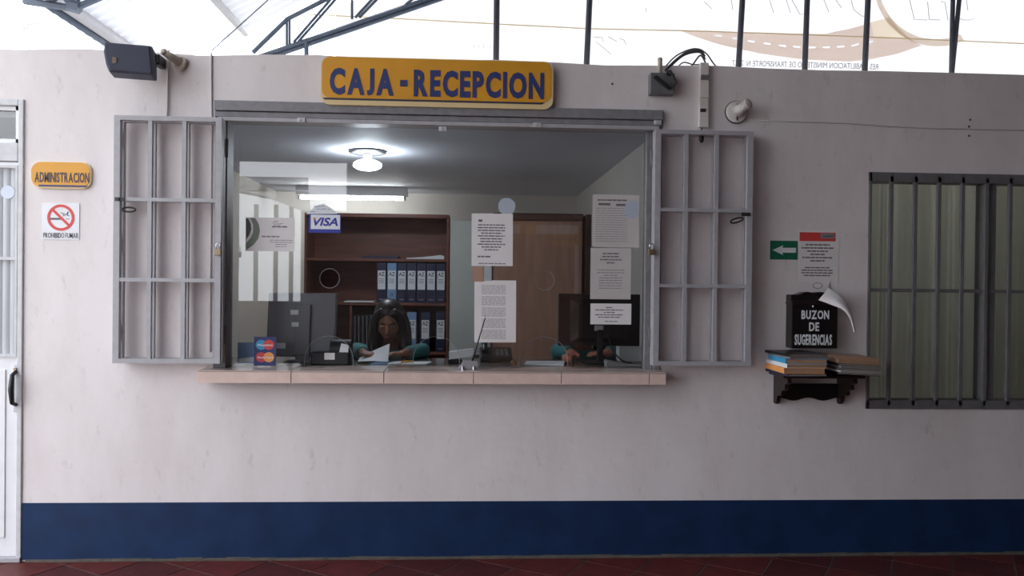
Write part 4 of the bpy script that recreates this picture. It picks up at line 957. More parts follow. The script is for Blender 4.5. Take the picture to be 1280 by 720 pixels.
bkb('divider', 'wood', dvx-0.009, dvx+0.009, BY+0.01, BY+BD-0.012, shz_[2], shz_[1]-0.022)
# binders
BH, BW = 0.315, 0.074
def make_binder(body, lab_m, label, loc, lab_y=(0.105, 0.255)):
    o = thing('binder', label, 'binder', loc, 'AZ binders in the bookcase'); x, y, z = loc
    mb = MB(); mb.box(x-BW/2, x+BW/2, y, y+0.27, z, z+BH); mb.build('cover', body, o, 0.004)
    mb = MB(); mb.box(x-BW/2+0.008, x+BW/2-0.006, y-0.001, y, z+lab_y[0], z+lab_y[1]); lb = mb.build('spine_label', lab_m, o)
    text_mb('AZ', x-0.024, x+0.026, z+0.212, z+0.243, y-0.0012, 0.03, 0.0005).build('lettering', 'ink', lb)
    mb = MB()
    for k in range(3): mb.box(x-0.020, x+0.020, y-0.0014, y-0.001, z+0.185-0.014*k, z+0.190-0.014*k)
    mb.build('rule', 'ink_light', lb)
    mb = MB(); mb.tube([(x+0.01*math.cos(a*PI/8), y-0.001, z+0.065+0.01*math.sin(a*PI/8)) for a in range(17)], 0.0022, 5, caps=False); mb.build('finger_ring', 'black_metal', o)
    mb = MB(); mb.box(x-0.018, x+0.018, y-0.0008, y, z+0.022, z+0.029); mb.build('maker_print', 'ink_light', o)
    return o
bz = shz_[1]+0.0005
nth = ['first', 'second', 'third', 'fourth', 'fifth', 'sixth', 'seventh']
b0 = make_binder('navy', 'label_white', 'navy AZ binder, first from the left on the upper shelf', (at(476.5, 350, BY).x, BY+0.015, bz))
bb_ = make_binder('light_blue', 'label_white', 'light blue AZ binder on the upper shelf', (at(489.5, 350, BY).x, BY+0.015, bz))
for k, p in ((2, 502), (3, 514.2), (4, 526.5), (5, 538.6), (6, 550.8)):
    copy_tree(b0, (at(p, 350, BY).x, BY+0.015, bz), f'navy AZ binder, {nth[k]} from the left on the upper shelf')
bz = shz_[2]+0.0005
copy_tree(bb_, (at(514.5, 410, BY).x, BY+0.015, bz), 'light blue AZ binder on the lower shelf beside the receptionist')
copy_tree(b0, (at(531.3, 410, BY).x, BY+0.015, bz), 'navy AZ binder in the middle of the lower shelf')
copy_tree(b0, (at(550.4, 410, BY).x, BY+0.015, bz), 'navy AZ binder at the right end of the lower shelf')
rn = random.Random(5)
for k, p in enumerate((442.5, 447.5, 452.5, 457.5, 462.5, 467.5, 472.5)):
    c = at(p, 410, BY); h_ = 0.28+0.012*rn.random()
    o = thing('notebook', f'black notebook with pale page edge, {nth[k]} from the left on the lower shelf', 'notebook', (c.x, BY+0.02, bz), 'black notebooks on the lower shelf')
    mb = MB(); mb.box(c.x-0.013, c.x+0.013, BY+0.02, BY+0.25, bz, bz+h_); mb.build('cover', 'black_plastic', o, 0.003)
    mb = MB(); mb.box(c.x+0.002, c.x+0.0065, BY+0.0185, BY+0.02, bz+0.015, bz+h_-0.008); mb.build('page_edge', 'ink_light', o)
# things lying on the shelves
c = at(475, 320, BY); mb = MB(); z = shz_[0]; mb.box(at(452, 320, BY).x, at(497, 320, BY).x, BY+0.01, BY+0.26, z+0.0005, z+0.022)
o = mb.build('folder', 'navy', bevel=0.003); tag(o, 'flat dark blue folder on the highest shelf', 'folder')
mb = MB(); q = []; f = []
xa, xb = at(508, 320, BY).x, at(555, 320, BY).x
for i in range(11):
    u = i/10; hh = 0.008+0.030*u**1.5-(0.012 if i > 9 else 0)
    q += [(xa+(xb-xa)*u, BY+0.02, z+0.001), (xa+(xb-xa)*u, BY+0.02, z+0.001+hh), (xa+(xb-xa)*u, BY+0.24, z+0.001+hh*0.7), (xa+(xb-xa)*u, BY+0.24, z+0.001)]
for i in range(10):
    for k in range(4): f.append((i*4+k, i*4+(k+1) % 4, (i+1)*4+(k+1) % 4, (i+1)*4+k))
f += [(0, 1, 2, 3), (40, 43, 42, 41)]
tag(mb.add(q, f).build('paper_stack', 'label_white'), 'loose white papers rising at one end on the highest shelf', 'papers')
mb = MB(); mb.box(at(430, 376, BY).x, at(467, 376, BY).x, BY-0.004, BY+0.21, shz_[1]+0.0005, shz_[1]+0.010); tag(mb.build('paper_stack', 'label_white', bevel=0.002), 'thin pale stack of paper left of the upper binders', 'papers')
mb = MB(); mb.box(at(538, 444, BY).x, at(556, 444, BY).x, BY+0.0, BY+0.2, shz_[2]-0.42+0.0005, shz_[2]-0.36); tag(mb.build('file_box', 'light_blue', bevel=0.003), 'blue file box below the lower binders', 'box')
# grey-green metal cabinet
gx0_, gx1_ = at(562.5, 350, BY).x, at(614, 350, BY).x; gt = at(590, 275.5, BY).z
gc = thing('metal_cabinet', 'tall grey-green metal cabinet beside the bookcase', 'cabinet', ((gx0_+gx1_)/2, BY+0.2, ZOF))
mb = MB(); mb.box(gx0_, gx1_, BY+0.012, BY+0.4, ZOF, gt); mb.build('body', 'grey_green', gc, 0.003)
mb = MB(); mb.box(gx0_+0.006, gx1_-0.006, BY, BY+0.011, ZOF+0.9, gt-0.006); d_ = mb.build('door', 'grey_green', gc, 0.003)
mb = MB(); mb.box(gx0_+0.006, gx1_-0.006, BY, BY+0.011, ZOF+0.05, ZOF+0.893); mb.build('door', 'grey_green', gc, 0.003)
mb = MB(); mb.box(gx1_-0.05, gx1_-0.036, BY-0.02, BY, 1.4, 1.5); mb.build('handle', 'chrome', d_, 0.003)
# wooden wardrobe
wx0, wx1 = at(616, 350, BY).x, at(728, 350, BY).x
wd = thing('wardrobe', 'tall brown wooden wardrobe at the right of the office', 'wardrobe', ((wx0+wx1)/2, BY+0.2, ZOF))
wt_ = at(670, 268.5, BY).z
mb = MB(); mb.box(wx0, wx1, BY+0.02, BY+0.45, ZOF, wt_); mb.build('body', 'wood', wd, 0.003)
mb = MB(); mb.box(wx0+0.005, wx1-0.005, BY, BY+0.019, ZOF+0.08, wt_-0.05); d_ = mb.build('door', 'wood_panel', wd, 0.003)
mb = MB(); mb.box(wx0+0.02, wx0+0.035, BY-0.012, BY, 1.2, 1.32); mb.build('handle', 'wood_dark', d_, 0.003)
mb = MB(); mb.box(wx0, wx1, BY-0.012, BY+0.45, wt_-0.04, wt_+0.012); mb.build('cornice', 'wood_dark', wd, 0.003)
px0, px1 = at(732, 350, BY-0.1).x, at(738.5, 350, BY-0.1).x
mb = MB(); mb.box(px0, px1, BY-0.1, BY+0.3, ZOF, at(734, 268, BY-0.1).z); tag(mb.build('end_board', 'wood_dark', bevel=0.003), 'narrow dark upright board right of the wardrobe', 'board')

# ceiling lamp
c = at(459.5, 191, 1.06); LX, LYY = c.x, 1.06
cl = thing('ceiling_lamp', 'round lit lamp under a dark ceiling plate in the office', 'lamp', (LX, LYY, ZC-0.14))
mb = MB(); mb.tube([(LX, LYY, ZC), (LX, LYY, ZC-0.012), (LX, LYY, ZC-0.02)], [0.13, 0.13, 0.115], 28); mb.build('plate', 'black_metal', cl)
mb = MB(); mb.tube([(LX, LYY, ZC-0.02), (LX, LYY, ZC-0.06)], [0.03, 0.025], 14); mb.build('holder', 'pvc', cl, smooth=True)
emit('lamp_glow', (0.84, 0.93, 1.0, 1), 68.0)
mb = MB(); mb.ball((LX, LYY, ZC-0.098), (0.097, 0.097, 0.038), 24, 14); mb.build('bulb', 'lamp_glow', cl, smooth=True)
# fluorescent tube further back
YTU = 3.2; a, b = at(374, 247, YTU), at(506, 249, YTU)
ft = thing('tube_lamp', 'lit fluorescent tube on the ceiling at the back of the office', 'lamp', ((a.x+b.x)/2, YTU, a.z))
emit('tube_glow', (0.97, 1.0, 0.98, 1), 48.0)
mb = MB(); mb.tube([a, b], 0.012, 12); mb.build('tube', 'tube_glow', ft, smooth=True)
mb = MB(); mb.box(a.x-0.03, b.x+0.03, YTU-0.03, YTU+0.03, max(a.z, b.z)+0.024, ZC); mb.build('batten', 'white_paint', ft, 0.003)
for p in (a, b): mb = MB(); mb.box(p.x-0.012, p.x+0.012, YTU-0.015, YTU+0.015, p.z-0.012, ZC-0.03); mb.build('lamp_cap', 'pvc', ft)

# lamp of the room behind the curtain
X_, Y_ = (RX0+RX1)/2, 1.3
ft = thing('tube_lamp', 'lit fluorescent tube in the room behind the curtained window', 'lamp', (X_, Y_, ZC-0.09))
emit('room_glow', (1.0, 0.99, 0.94, 1), 24.0)
mb = MB(); mb.tube([(X_-0.6, Y_, ZC-0.07), (X_+0.6, Y_, ZC-0.07)], 0.018, 12); mb.build('tube', 'room_glow', ft, smooth=True)
mb = MB(); mb.box(X_-0.63, X_+0.63, Y_-0.03, Y_+0.03, ZC-0.045, ZC); mb.build('batten', 'white_paint', ft, 0.003)
# monitors
def frustum(mb, x0, x1, z0, z1, y0, x2, x3, z2, z3, y1):
    mb.add([(x0, y0, z0), (x1, y0, z0), (x1, y0, z1), (x0, y0, z1), (x2, y1, z2), (x3, y1, z2), (x3, y1, z3), (x2, y1, z3)], [(0, 1, 2, 3), (7, 6, 5, 4), (0, 4, 5, 1), (1, 5, 6, 2), (2, 6, 7, 3), (3, 7, 4, 0)])
YM = 0.30
X0, X1, Z0, Z1 = rect(332, 367, 420, 447, YM)
mo = thing('monitor', 'grey computer monitor seen from behind at the left of the counter', 'monitor', ((X0+X1)/2, YM+0.08, ZK))
Mt = Matrix.Translation(((X0+X1)/2, YM+0.05, Z0)) @ Matrix.Rotation(math.radians(-6), 4, 'Z') @ Matrix.Rotation(math.radians(-6), 4, 'X') @ Matrix.Translation((-(X0+X1)/2, -YM-0.05, -Z0))
mb = MB(); mb.box(X0, X1, YM, YM+0.035, Z0, Z1, Mt); mb.build('back_shell', 'monitor_grey', mo, 0.006)
xm_ = (X0+X1)/2; mb = MB(); mb.box(xm_-0.035, xm_+0.06, YM-0.022, YM, Z0+0.01, Z1-0.07, Mt); mb.build('stand_spine', 'monitor_grey', mo, 0.006)
mb = MB(); mb.box(X0+0.012, X1-0.012, YM+0.035, YM+0.037, Z0+0.012, Z1-0.012, Mt); mb.build('screen', 'monitor_black', mo)
for r_ in ((363, 389, 373, 395), (365, 404.5, 374, 410), (345, 430.5, 358, 437.5)):
    A_ = rect(*r_, YM-0.02); mb = MB(); mb.box(A_[0], A_[1], YM-0.030, YM-0.026, A_[2], A_[3]); mb.xf(Mt); mb.build('label', 'label_white', mo)
mb = MB(); mb.prism([(xm_-0.10, ZK), (xm_+0.12, ZK), (xm_+0.10, ZK+0.014), (xm_-0.08, ZK+0.014)], YM-0.02, YM+0.14); mb.build('base', 'monitor_grey', mo, 0.003)
mb = MB(); mb.box(xm_-0.03, xm_+0.05, YM-0.015, YM+0.03, ZK+0.012, Z0+0.03); mb.build('neck', 'monitor_grey', mo, 0.004)
YM2 = 0.34
X0, X1, Z0, Z1 = rect(698, 367.5, 800, 432.5, YM2)
mo = thing('monitor', 'black computer monitor seen from behind at the right of the counter', 'monitor', ((X0+X1)/2, YM2+0.08, ZK))
mb = MB(); mb.box(X0, X1, YM2, YM2+0.03, Z0, Z1); mb.build('back_shell', 'monitor_black', mo, 0.005)
mb = MB(); frustum(mb, X0+0.12, X1-0.12, Z0+0.05, Z1-0.06, YM2-0.02, X0+0.07, X1-0.07, Z0+0.02, Z1-0.03, YM2+0.001); mb.build('housing', 'monitor_black', mo)
mb = MB(); mb.box(X0+0.01, X1-0.01, YM2+0.03, YM2+0.032, Z0+0.012, Z1-0.01); mb.build('screen', 'monitor_grey', mo)
A_ = rect(743, 407, 754, 413.5, YM2-0.02); mb = MB(); mb.box(A_[0], A_[1], YM2-0.0235, YM2-0.020, A_[2], A_[3]); mb.build('label', 'label_white', mo)
xm_ = at(750, 440, YM2).x; mb = MB(); mb.box(xm_-0.022, xm_+0.014, YM2-0.035, YM2-0.012, ZK+0.01, Z0+0.10); mb.build('neck', 'black_plastic', mo, 0.004)
mb = MB(); mb.prism([(xm_-0.11, ZK), (xm_+0.11, ZK), (xm_+0.09, ZK+0.012), (xm_-0.09, ZK+0.012)], YM2-0.09, YM2+0.09); mb.build('base', 'black_plastic', mo, 0.003)
c = at(760, 428, YM2-0.03); pts = smooth_pts([(c.x, YM2-0.025, c.z+0.05), (c.x+0.01, YM2-0.035, c.z), (c.x+0.03, YM2-0.04, c.z-0.05), (c.x+0.09, YM2-0.03, ZK+0.02), (c.x+0.15, YM2-0.02, ZK+0.005)])
mb = MB(); mb.tube(pts, 0.0045, 6); mb.build('cable', 'cable', mo, smooth=True)

# receipt printer seen through the left pass-through
YR = 0.165
X0, X1, Z0, Z1 = rect(389, 421, 440, 454, YR)
rp = thing('receipt_printer', 'black receipt printer with a rounded cover behind the left arched opening', 'printer', ((X0+X1)/2, YR+0.08, ZK))
n = 12; zt = ZK+0.145; prof = [(YR, ZK), (YR+0.10, ZK), (YR+0.10, zt-0.02)]+[(YR+0.05+0.05*math.cos(PI*i/n), zt-0.055+0.055*math.sin(PI*i/n)) for i in range(n+1)]+[(YR, ZK+0.06)]
mb = MB(); mb.prism_x(prof, at(412, 440, YR).x, X1-0.01); mb.build('cover', 'black_plastic', rp, 0.004)
mb = MB(); mb.box(X0, X1-0.015, YR-0.02, YR+0.07, ZK, ZK+0.075); mb.build('body', 'black_plastic', rp, 0.008)
A_ = rect(405.5, 441, 418.5, 449.5, YR-0.021); mb = MB(); mb.box(A_[0], A_[1], YR-0.023, YR-0.020, A_[2], A_[3]); mb.build('label', 'paper', rp)
mb = MB(); A_ = rect(424, 429, 435, 440.5, YR-0.01); mb.prism([(A_[0], A_[2]), (A_[1], A_[2]-0.006), (A_[1]+0.004, A_[3]-0.01), (A_[0]+0.012, A_[3])], YR-0.012, YR-0.009); mb.build('receipt', 'label_white', rp)

# radio with an antenna and boxes on the counter
YA = -0.045
rd = thing('radio_handset', 'small grey radio with a slanting black antenna on the counter', 'radio', (at(588, 455, YA).x, YA, ZK))
A_ = rect(573, 446, 597, 455, YA); M1 = None
mb = MB(); mb.prism([(A_[0], ZK), (A_[1], ZK), (A_[1]+0.004, ZK+0.045), (A_[0]+0.03, ZK+0.05)], YA, YA+0.05); mb.build('body', 'ink_light', rd, 0.004)
mb = MB(); a = at(590, 453, YA); b = at(606.5, 398, YA); mb.tube([(a.x, YA+0.02, a.z), (a.x+(b.x-a.x)*0.35, YA+0.02, a.z+(b.z-a.z)*0.35), (b.x, YA+0.02, b.z)], [0.006, 0.0042, 0.003], 8); mb.build('antenna', 'black_plastic', rd, smooth=True)
mb = MB(); mb.tube([(b.x, YA+0.02, b.z), (b.x-0.0005, YA+0.02, b.z+0.02)], 0.0026, 6); mb.build('antenna_tip', 'chrome', rd)
mb = MB(); c = at(597, 446, YA); mb.box(c.x-0.02, c.x+0.01, YA-0.002, YA, c.z-0.008, c.z+0.012); mb.build('display', 'black_plastic', rd)
for p in (578, 592):
    c = at(p, 457, YA); mb = MB(); mb.tube([(c.x, YA-0.005, ZK), (c.x, YA-0.005, ZK+0.02)], 0.006, 8); mb.build('foot', 'chrome', rd)
YA = 0.16
A_ = rect(562, 440, 593, 450, YA+0.1); Mx = Matrix.Translation(((A_[0]+A_[1])/2, YA+0.14, ZK+0.035)) @ Matrix.Rotation(-0.14, 4, 'Y')
mb = MB(); mb.box(-0.075, 0.075, -0.03, 0.03, 0.0, 0.045, Mx); o = mb.build('paper_box', 'label_white', bevel=0.003); tag(o, 'small tilted white box behind the radio on the counter', 'box')
mb = MB(); c = at(566, 452, YA+0.1); mb.box(c.x-0.03, c.x+0.055, YA+0.10, YA+0.18, ZK+0.0005, ZK+0.026); tag(mb.build('stapler', 'black_plastic', bevel=0.006), 'black stapler under the tilted white box', 'stapler')
# telephone behind the middle notice
c = at(620, 445, 0.42); tp = thing('telephone', 'black desk telephone on the counter below the table sheet', 'telephone', (c.x, 0.45, ZK))
mb = MB(); mb.prism_x([(0.36, ZK), (0.55, ZK), (0.55, ZK+0.08), (0.36, ZK+0.03)], c.x-0.10, c.x+0.10); mb.build('base', 'black_plastic', tp, 0.008)
mb = MB(); mb.tube(smooth_pts([(c.x-0.07, 0.37, ZK+0.065), (c.x-0.07, 0.42, ZK+0.10), (c.x-0.07, 0.50, ZK+0.115), (c.x-0.07, 0.55, ZK+0.10)]), 0.018, 10); mb.build('handset', 'black_plastic', tp, smooth=True)
for i in range(3):
    for j in range(4): mb = MB(); y = 0.40+0.03*j; z = ZK+0.03+(y-0.36)*0.263; mb.box(c.x+0.0+0.028*i, c.x+0.018+0.028*i, y, y+0.018, z, z+0.006); mb.build('key', 'ink_light', tp)

# papers on the counter
def flat_paper(name, label, pts, Y0, Y1, m='label_white', th=0.0015, lift=0.0):
    """a sheet lying on the counter; pts are its left and right ends at the near edge"""
    xa, xb = at(pts[0], 455, Y0).x, at(pts[1], 455, Y0).x
    mb = MB(); mb.add([(xa, Y0, ZK+0.0006+lift), (xb, Y0+0.01, ZK+0.0006+lift), (xb+0.03, Y1, ZK+0.0006+lift), (xa+0.03, Y1-0.01, ZK+0.0006+lift), (xa, Y0, ZK+0.0006+th+lift), (xb, Y0+0.01, ZK+0.0006+th+lift), (xb+0.03, Y1, ZK+0.0006+th+lift), (xa+0.03, Y1-0.01, ZK+0.0006+th+lift)],
                      [(0, 3, 2, 1), (4, 5, 6, 7), (0, 1, 5, 4), (1, 2, 6, 5), (2, 3, 7, 6), (3, 0, 4, 7)])
    o = mb.build(name, m); tag(o, label, 'paper'); return o
flat_paper('document', 'pale blue-white form lying on the counter before the receptionist', (463, 483), 0.20, 0.40, 'light_blue', 0.006)
flat_paper('document', 'white sheet in the middle of the papers before the receptionist', (484, 499), 0.20, 0.38, 'label_white', 0.005)
flat_paper('document', 'white sheet at the right end of the papers before the receptionist', (501, 532), 0.20, 0.36, 'label_white', 0.004)
flat_paper('document', 'white sheets under the hand at the right pass-through', (655, 705), 0.17, 0.38, 'label_white', 0.010)
mb = MB(); a = at(501, 452, 0.22); b = at(515, 449, 0.22); mb.tube([(a.x, 0.24, ZK+0.012), (b.x, 0.26, ZK+0.016)], 0.006, 8); tag(mb.build('pencil', 'sign_yellow', smooth=True), 'yellow pencil lying on the papers', 'pencil')
c = at(642, 452, 0.2); mb = MB(); mb.ball((c.x, 0.2, ZK+0.016), (0.018, 0.018, 0.0155), 12, 8); tag(mb.build('sweet', 'pages', smooth=True), 'small yellowish wrapped sweet left of the right pass-through', 'sweet')
# white box and sloping sheets at the right end
X0, X1, Z0, Z1 = rect(774, 432, 804, 456, 0.45); mb = MB(); mb.box(X0, X1, 0.45, 0.56, ZK+0.0005, Z1); tag(mb.build('paper_box', 'label_white', bevel=0.003), 'white box at the right end of the counter', 'box')
mb = MB(); q = []; f = []
xa, xb = at(756, 450, 0.22).x, at(802, 456, 0.20).x
for i in range(9):
    u = i/8; q += [(xa+(xb-xa)*u, 0.150, ZK+0.024*(1-u)**2+0.003), (xa+(xb-xa)*u, 0.24, ZK+0.034*(1-u)**1.5+0.003), (xa+(xb-xa)*u, 0.24, ZK+0.0008), (xa+(xb-xa)*u, 0.150, ZK+0.0008)]
for i in range(8):
    for k in range(4): f.append((i*4+k, i*4+(k+1) % 4, (i+1)*4+(k+1) % 4, (i+1)*4+k))
f += [(0, 1, 2, 3), (32, 35, 34, 33)]
tag(mb.add(q, f).build('document', 'label_white'), 'curling white sheets under the black monitor at the right', 'paper')

# ================================================================== THE TWO PEOPLE BEHIND THE COUNTER
def remeshed(mb, name, m, parent, vox, smooth=4, shrink=0.0):
    me = bpy.data.meshes.new('tmp'); me.from_pydata(mb.v, [], mb.f)
    bm = bmesh.new(); bm.from_mesh(me); bmesh.ops.recalc_face_normals(bm, faces=bm.faces); bm.to_mesh(me); bm.free()
    o = bpy.data.objects.new('tmp', me); COL.objects.link(o)
    r = o.modifiers.new('r', 'REMESH'); r.mode = 'VOXEL'; r.voxel_size = vox; r.adaptivity = 0
    s = o.modifiers.new('s', 'SMOOTH'); s.factor = 0.5; s.iterations = smooth
    dg = bpy.context.evaluated_depsgraph_get(); m2 = bpy.data.meshes.new_from_object(o.evaluated_get(dg))
    bpy.data.objects.remove(o); bpy.data.meshes.remove(me)
    o0 = ORG[parent.name]
    for v in m2.vertices: v.co -= o0
    for p in m2.polygons: p.use_smooth = True
    m2.name = name
    return link(name, m2, m, parent, o0)
def limb(mb, pts, rs, n=12):
    mb.tube(smooth_pts([tuple(p) for p in pts], 4), [rs[0]+(rs[-1]-rs[0])*0 for _ in range(1)] if False else interp(rs, 4), n)
    for p, r in zip(pts, rs): mb.ball(p, r, 12, 8)
def interp(rs, n):
    out = []
    for i in range(len(rs)-1):
        for k in range(n): out.append(rs[i]+(rs[i+1]-rs[i])*k/n)
    out.append(rs[-1]); return out
def hand(mb, wrist, d, side, curl=0.5, up=Vector((0, 0, 1))):
    """palm, four unequal bent fingers and a thumb; d = direction of the fingers, side = which way the thumb leaves"""
    d = Vector(d).normalized(); lat = d.cross(up).normalized(); upv = lat.cross(d).normalized(); w0 = Vector(wrist)
    for i in range(6):
        t = i/5; mb.ball(w0+d*(0.012+0.070*t), (0.030+0.008*t, 0.030+0.008*t, 0.014), 12, 6)
    for k, (off, L) in enumerate(((-0.028, 0.058), (-0.009, 0.072), (0.010, 0.076), (0.028, 0.070))):
        off *= side; p0 = w0+d*0.080+lat*off
        p1 = p0+d*L*0.42+upv*0.006; p2 = p1+(d*math.cos(curl)-upv*math.sin(curl))*L*0.34; p3 = p2+(d*math.cos(curl*2)-upv*math.sin(curl*2))*L*0.26
        mb.tube([p0-d*0.01, p0, p1, p2, p3], [0.0095, 0.0095, 0.0088, 0.0080, 0.0068], 8); mb.ball(p3, 0.0068, 8, 6)
    t0 = w0+d*0.025+lat*0.028*side; t1 = t0+(d*0.6+lat*side*0.8).normalized()*0.034; t2 = t1+(d*0.95+lat*side*0.1-upv*0.1).normalized()*0.030
    mb.tube([w0+d*0.018+lat*0.014*side, t0, t1, t2], [0.013, 0.0125, 0.0105, 0.0085], 8); mb.ball(t2, 0.0085, 8, 6)
def person(label, px, hy, skin, pitch, pose, headx=0.0):
    X = at(px, 400, hy).x; seat = 0.60; Y = hy+0.20
    o = thing('person', label, 'person', (X, Y, ZOF))
    L = lambda x, y, z: Vector((X+x, Y+y, seat+z))
    # ---- skin: head, neck, forearms and hands, one surface
    hc_ = L(headx, -0.20, pose['head']); Mh = Matrix.Rotation(pitch, 4, 'X') @ Matrix.Scale(1.09, 4)
    H = lambda x, y, z: hc_+(Mh @ Vector((x, y, z)))
    b = MB()
    M3 = Mh.to_3x3()
    b.ball(H(0, 0.012, 0.030), (0.072, 0.088, 0.082), 20, 14, Mh); b.ball(H(0, -0.022, -0.020), (0.060, 0.062, 0.085), 20, 14, Mh)
    b.ball(H(0, -0.045, -0.085), (0.030, 0.030, 0.022), 12, 8, Mh); b.ball(H(-0.036, -0.050, -0.025), (0.024, 0.022, 0.026), 10, 8, Mh); b.ball(H(0.036, -0.050, -0.025), (0.024, 0.022, 0.026), 10, 8, Mh)
    b.tube([H(0, -0.080, 0.018), H(0, -0.094, -0.010), H(0, -0.104, -0.030)], [0.008, 0.010, 0.014], 8); b.ball(H(0, -0.094, -0.034), (0.017, 0.014, 0.009), 10, 6, Mh)
    b.ball(H(0, -0.078, 0.026), (0.046, 0.012, 0.009), 12, 6, Mh)
    b.ball(H(0, -0.082, -0.058), (0.023, 0.010, 0.006), 10, 6, Mh); b.ball(H(0, -0.080, -0.068), (0.020, 0.011, 0.007), 10, 6, Mh)
    for s in (-1, 1): b.ball(H(0.073*s, 0.012, -0.006), (0.010, 0.018, 0.030), 10, 8, Mh)
    nb = L(headx*0.5, -0.10, pose['neck']); b.tube([H(0, 0.01, -0.05), (H(0, 0.02, -0.09)+nb)/2, nb, nb+Vector((0, 0.02, -0.06))], [0.048, 0.046, 0.050, 0.06], 14)
    for s, key in ((-1, 'right'), (1, 'left')):
        el, wr_, fd, cu = pose[key]; el, wr_ = L(*el), L(*wr_)
        b.tube(smooth_pts([tuple(el), tuple(el.lerp(wr_, 0.4)), tuple(wr_), tuple(wr_+(wr_-el).normalized()*0.02)]), interp([0.040, 0.038, 0.024, 0.024], 6), 12)
        hand(b, wr_, fd, s, cu)
    # one closed body under the clothes too
    b.ball(L(0, 0.0, 0.12), (0.15, 0.11, 0.12), 16, 10); b.ball(L(0, -0.06, 0.32), (0.145, 0.095, 0.16), 16, 10); b.ball(L(0, -0.09, 0.45), (0.15, 0.075, 0.07), 16, 10)
    for s, key in ((-1, 'right'), (1, 'left')):
        el = L(*pose[key][0]); b.tube([L(0.15*s, -0.09, 0.47), L(0.15*s, -0.09, 0.47).lerp(el, 0.5), el], [0.045, 0.042, 0.038], 12)
        k_ = L(0.11*s, -0.40, 0.08); f_ = L(0.11*s, -0.36, ZOF+0.10-seat)
        b.tube([L(0.09*s, 0, 0.08), L(0.10*s, -0.2, 0.09), k_], [0.085, 0.078, 0.056], 12); b.tube([k_, k_.lerp(f_, 0.4), f_], [0.056, 0.052, 0.038], 12); b.ball(f_+Vector((0, -0.06, -0.055)), (0.042, 0.11, 0.045), 12, 8)
    remeshed(b, 'body', skin, o, 0.0058, 3)
    # ---- teal top with short sleeves
    t_ = MB()
    t_.ball(L(0, 0.0, 0.13), (0.172, 0.13, 0.13), 18, 10); t_.ball(L(0, -0.06, 0.32), (0.168, 0.117, 0.17), 18, 10); t_.ball(L(0, -0.095, 0.445), (0.165, 0.088, 0.075), 18, 10)
    for s in (-1, 1): t_.ball(L(0.065*s, -0.155, 0.33), (0.07, 0.05, 0.06), 12, 8)
    for s, key in ((-1, 'right'), (1, 'left')):
        el = L(*pose[key][0]); wr_ = L(*pose[key][1]); sh_ = L(0.155*s, -0.09, 0.468)
        t_.ball(sh_, 0.064, 14, 10); t_.tube(smooth_pts([tuple(sh_), tuple(sh_.lerp(el, 0.5)), tuple(el), tuple(el.lerp(wr_, 0.8))]), interp([0.064, 0.058, 0.050, 0.040], 6), 14); t_.ball(el, 0.052, 12, 8)
    remeshed(t_, 'top', 'teal', o, 0.009, 5)
    tr_ = MB(); tr_.ball(L(0, 0.02, 0.09), (0.18, 0.14, 0.105), 16, 10)
    for s in (-1, 1):
        k_ = L(0.11*s, -0.40, 0.08); f_ = L(0.11*s, -0.36, ZOF+0.16-seat)
        tr_.tube([L(0.09*s, 0, 0.08), L(0.10*s, -0.2, 0.09), k_], [0.10, 0.092, 0.072], 14); tr_.ball(k_, 0.072, 12, 8); tr_.tube([k_, f_], [0.070, 0.055], 14)
    remeshed(tr_, 'trousers', 'trousers', o, 0.011, 4)
    # ---- long dark hair with a centre parting
    h = MB()
    h.ball(H(0, 0.024, 0.042), (0.088, 0.094, 0.088), 20, 14, Mh); h.ball(H(0, 0.06, -0.03), (0.084, 0.062, 0.10), 18, 12, Mh)
    for s in (-1, 1):
        top_ = H(0.030*s, -0.050, 0.088); mid = H(0.076*s, -0.026, 0.035); low = H(0.086*s, -0.012, -0.05); sh_ = L(headx+0.105*s, -0.185, pose['head']-0.16); end = L(headx+0.10*s, -0.235, pose['head']-0.25)
        h.tube(smooth_pts([tuple(top_), tuple(mid), tuple(low), tuple(sh_), tuple(end)]), interp([0.024, 0.027, 0.032, 0.038, 0.016], 6), 12)
        h.tube(smooth_pts([tuple(H(0.05*s, 0.06, 0.02)), tuple(H(0.085*s, 0.05, -0.06)), tuple(L(headx+0.10*s, -0.10, pose['head']-0.17)), tuple(L(headx+0.085*s, -0.07, pose['head']-0.26))]), interp([0.05, 0.045, 0.042, 0.02], 6), 12)
    # keep the face clear: hair volumes sit above the brow and beside the cheeks
    remeshed(h, 'hair', 'hair', o, 0.008, 4)
    for s in (-1, 1):
        e = MB(); e.ball(H(0.030*s, -0.0715, 0.001), (0.012, 0.008, 0.0042), 12, 8, Mh); ey = e.build('eye', 'beige_plastic', o, smooth=True)
        e = MB(); e.ball(H(0.030*s, -0.0785, -0.0005), (0.006, 0.003, 0.0040), 10, 6, Mh); e.build('iris', 'hair', ey, smooth=True)
        e = MB(); e.tube([H(0.012*s, -0.086, 0.024), H(0.030*s, -0.086, 0.030), H(0.048*s, -0.072, 0.024)], [0.003, 0.004, 0.0025], 6); e.build('eyebrow', 'hair', o, smooth=True)
    e = MB(); e.ball(H(0, -0.092, -0.060), (0.021, 0.004, 0.0045), 12, 6, Mh); e.ball(H(0, -0.090, -0.067), (0.018, 0.005, 0.005), 12, 6, Mh); e.build('lips', 'lips', o, smooth=True)
    # stool
    st = thing('stool', 'plain dark stool under ' + ('the receptionist at the left' if px < 600 else 'the cashier at the right'), 'stool', (X, Y, ZOF))
    e = MB(); e.tube([(X, Y+0.03, seat-0.06), (X, Y+0.03, seat-0.02)], [0.17, 0.18], 24); e.build('seat', 'black_plastic', st)
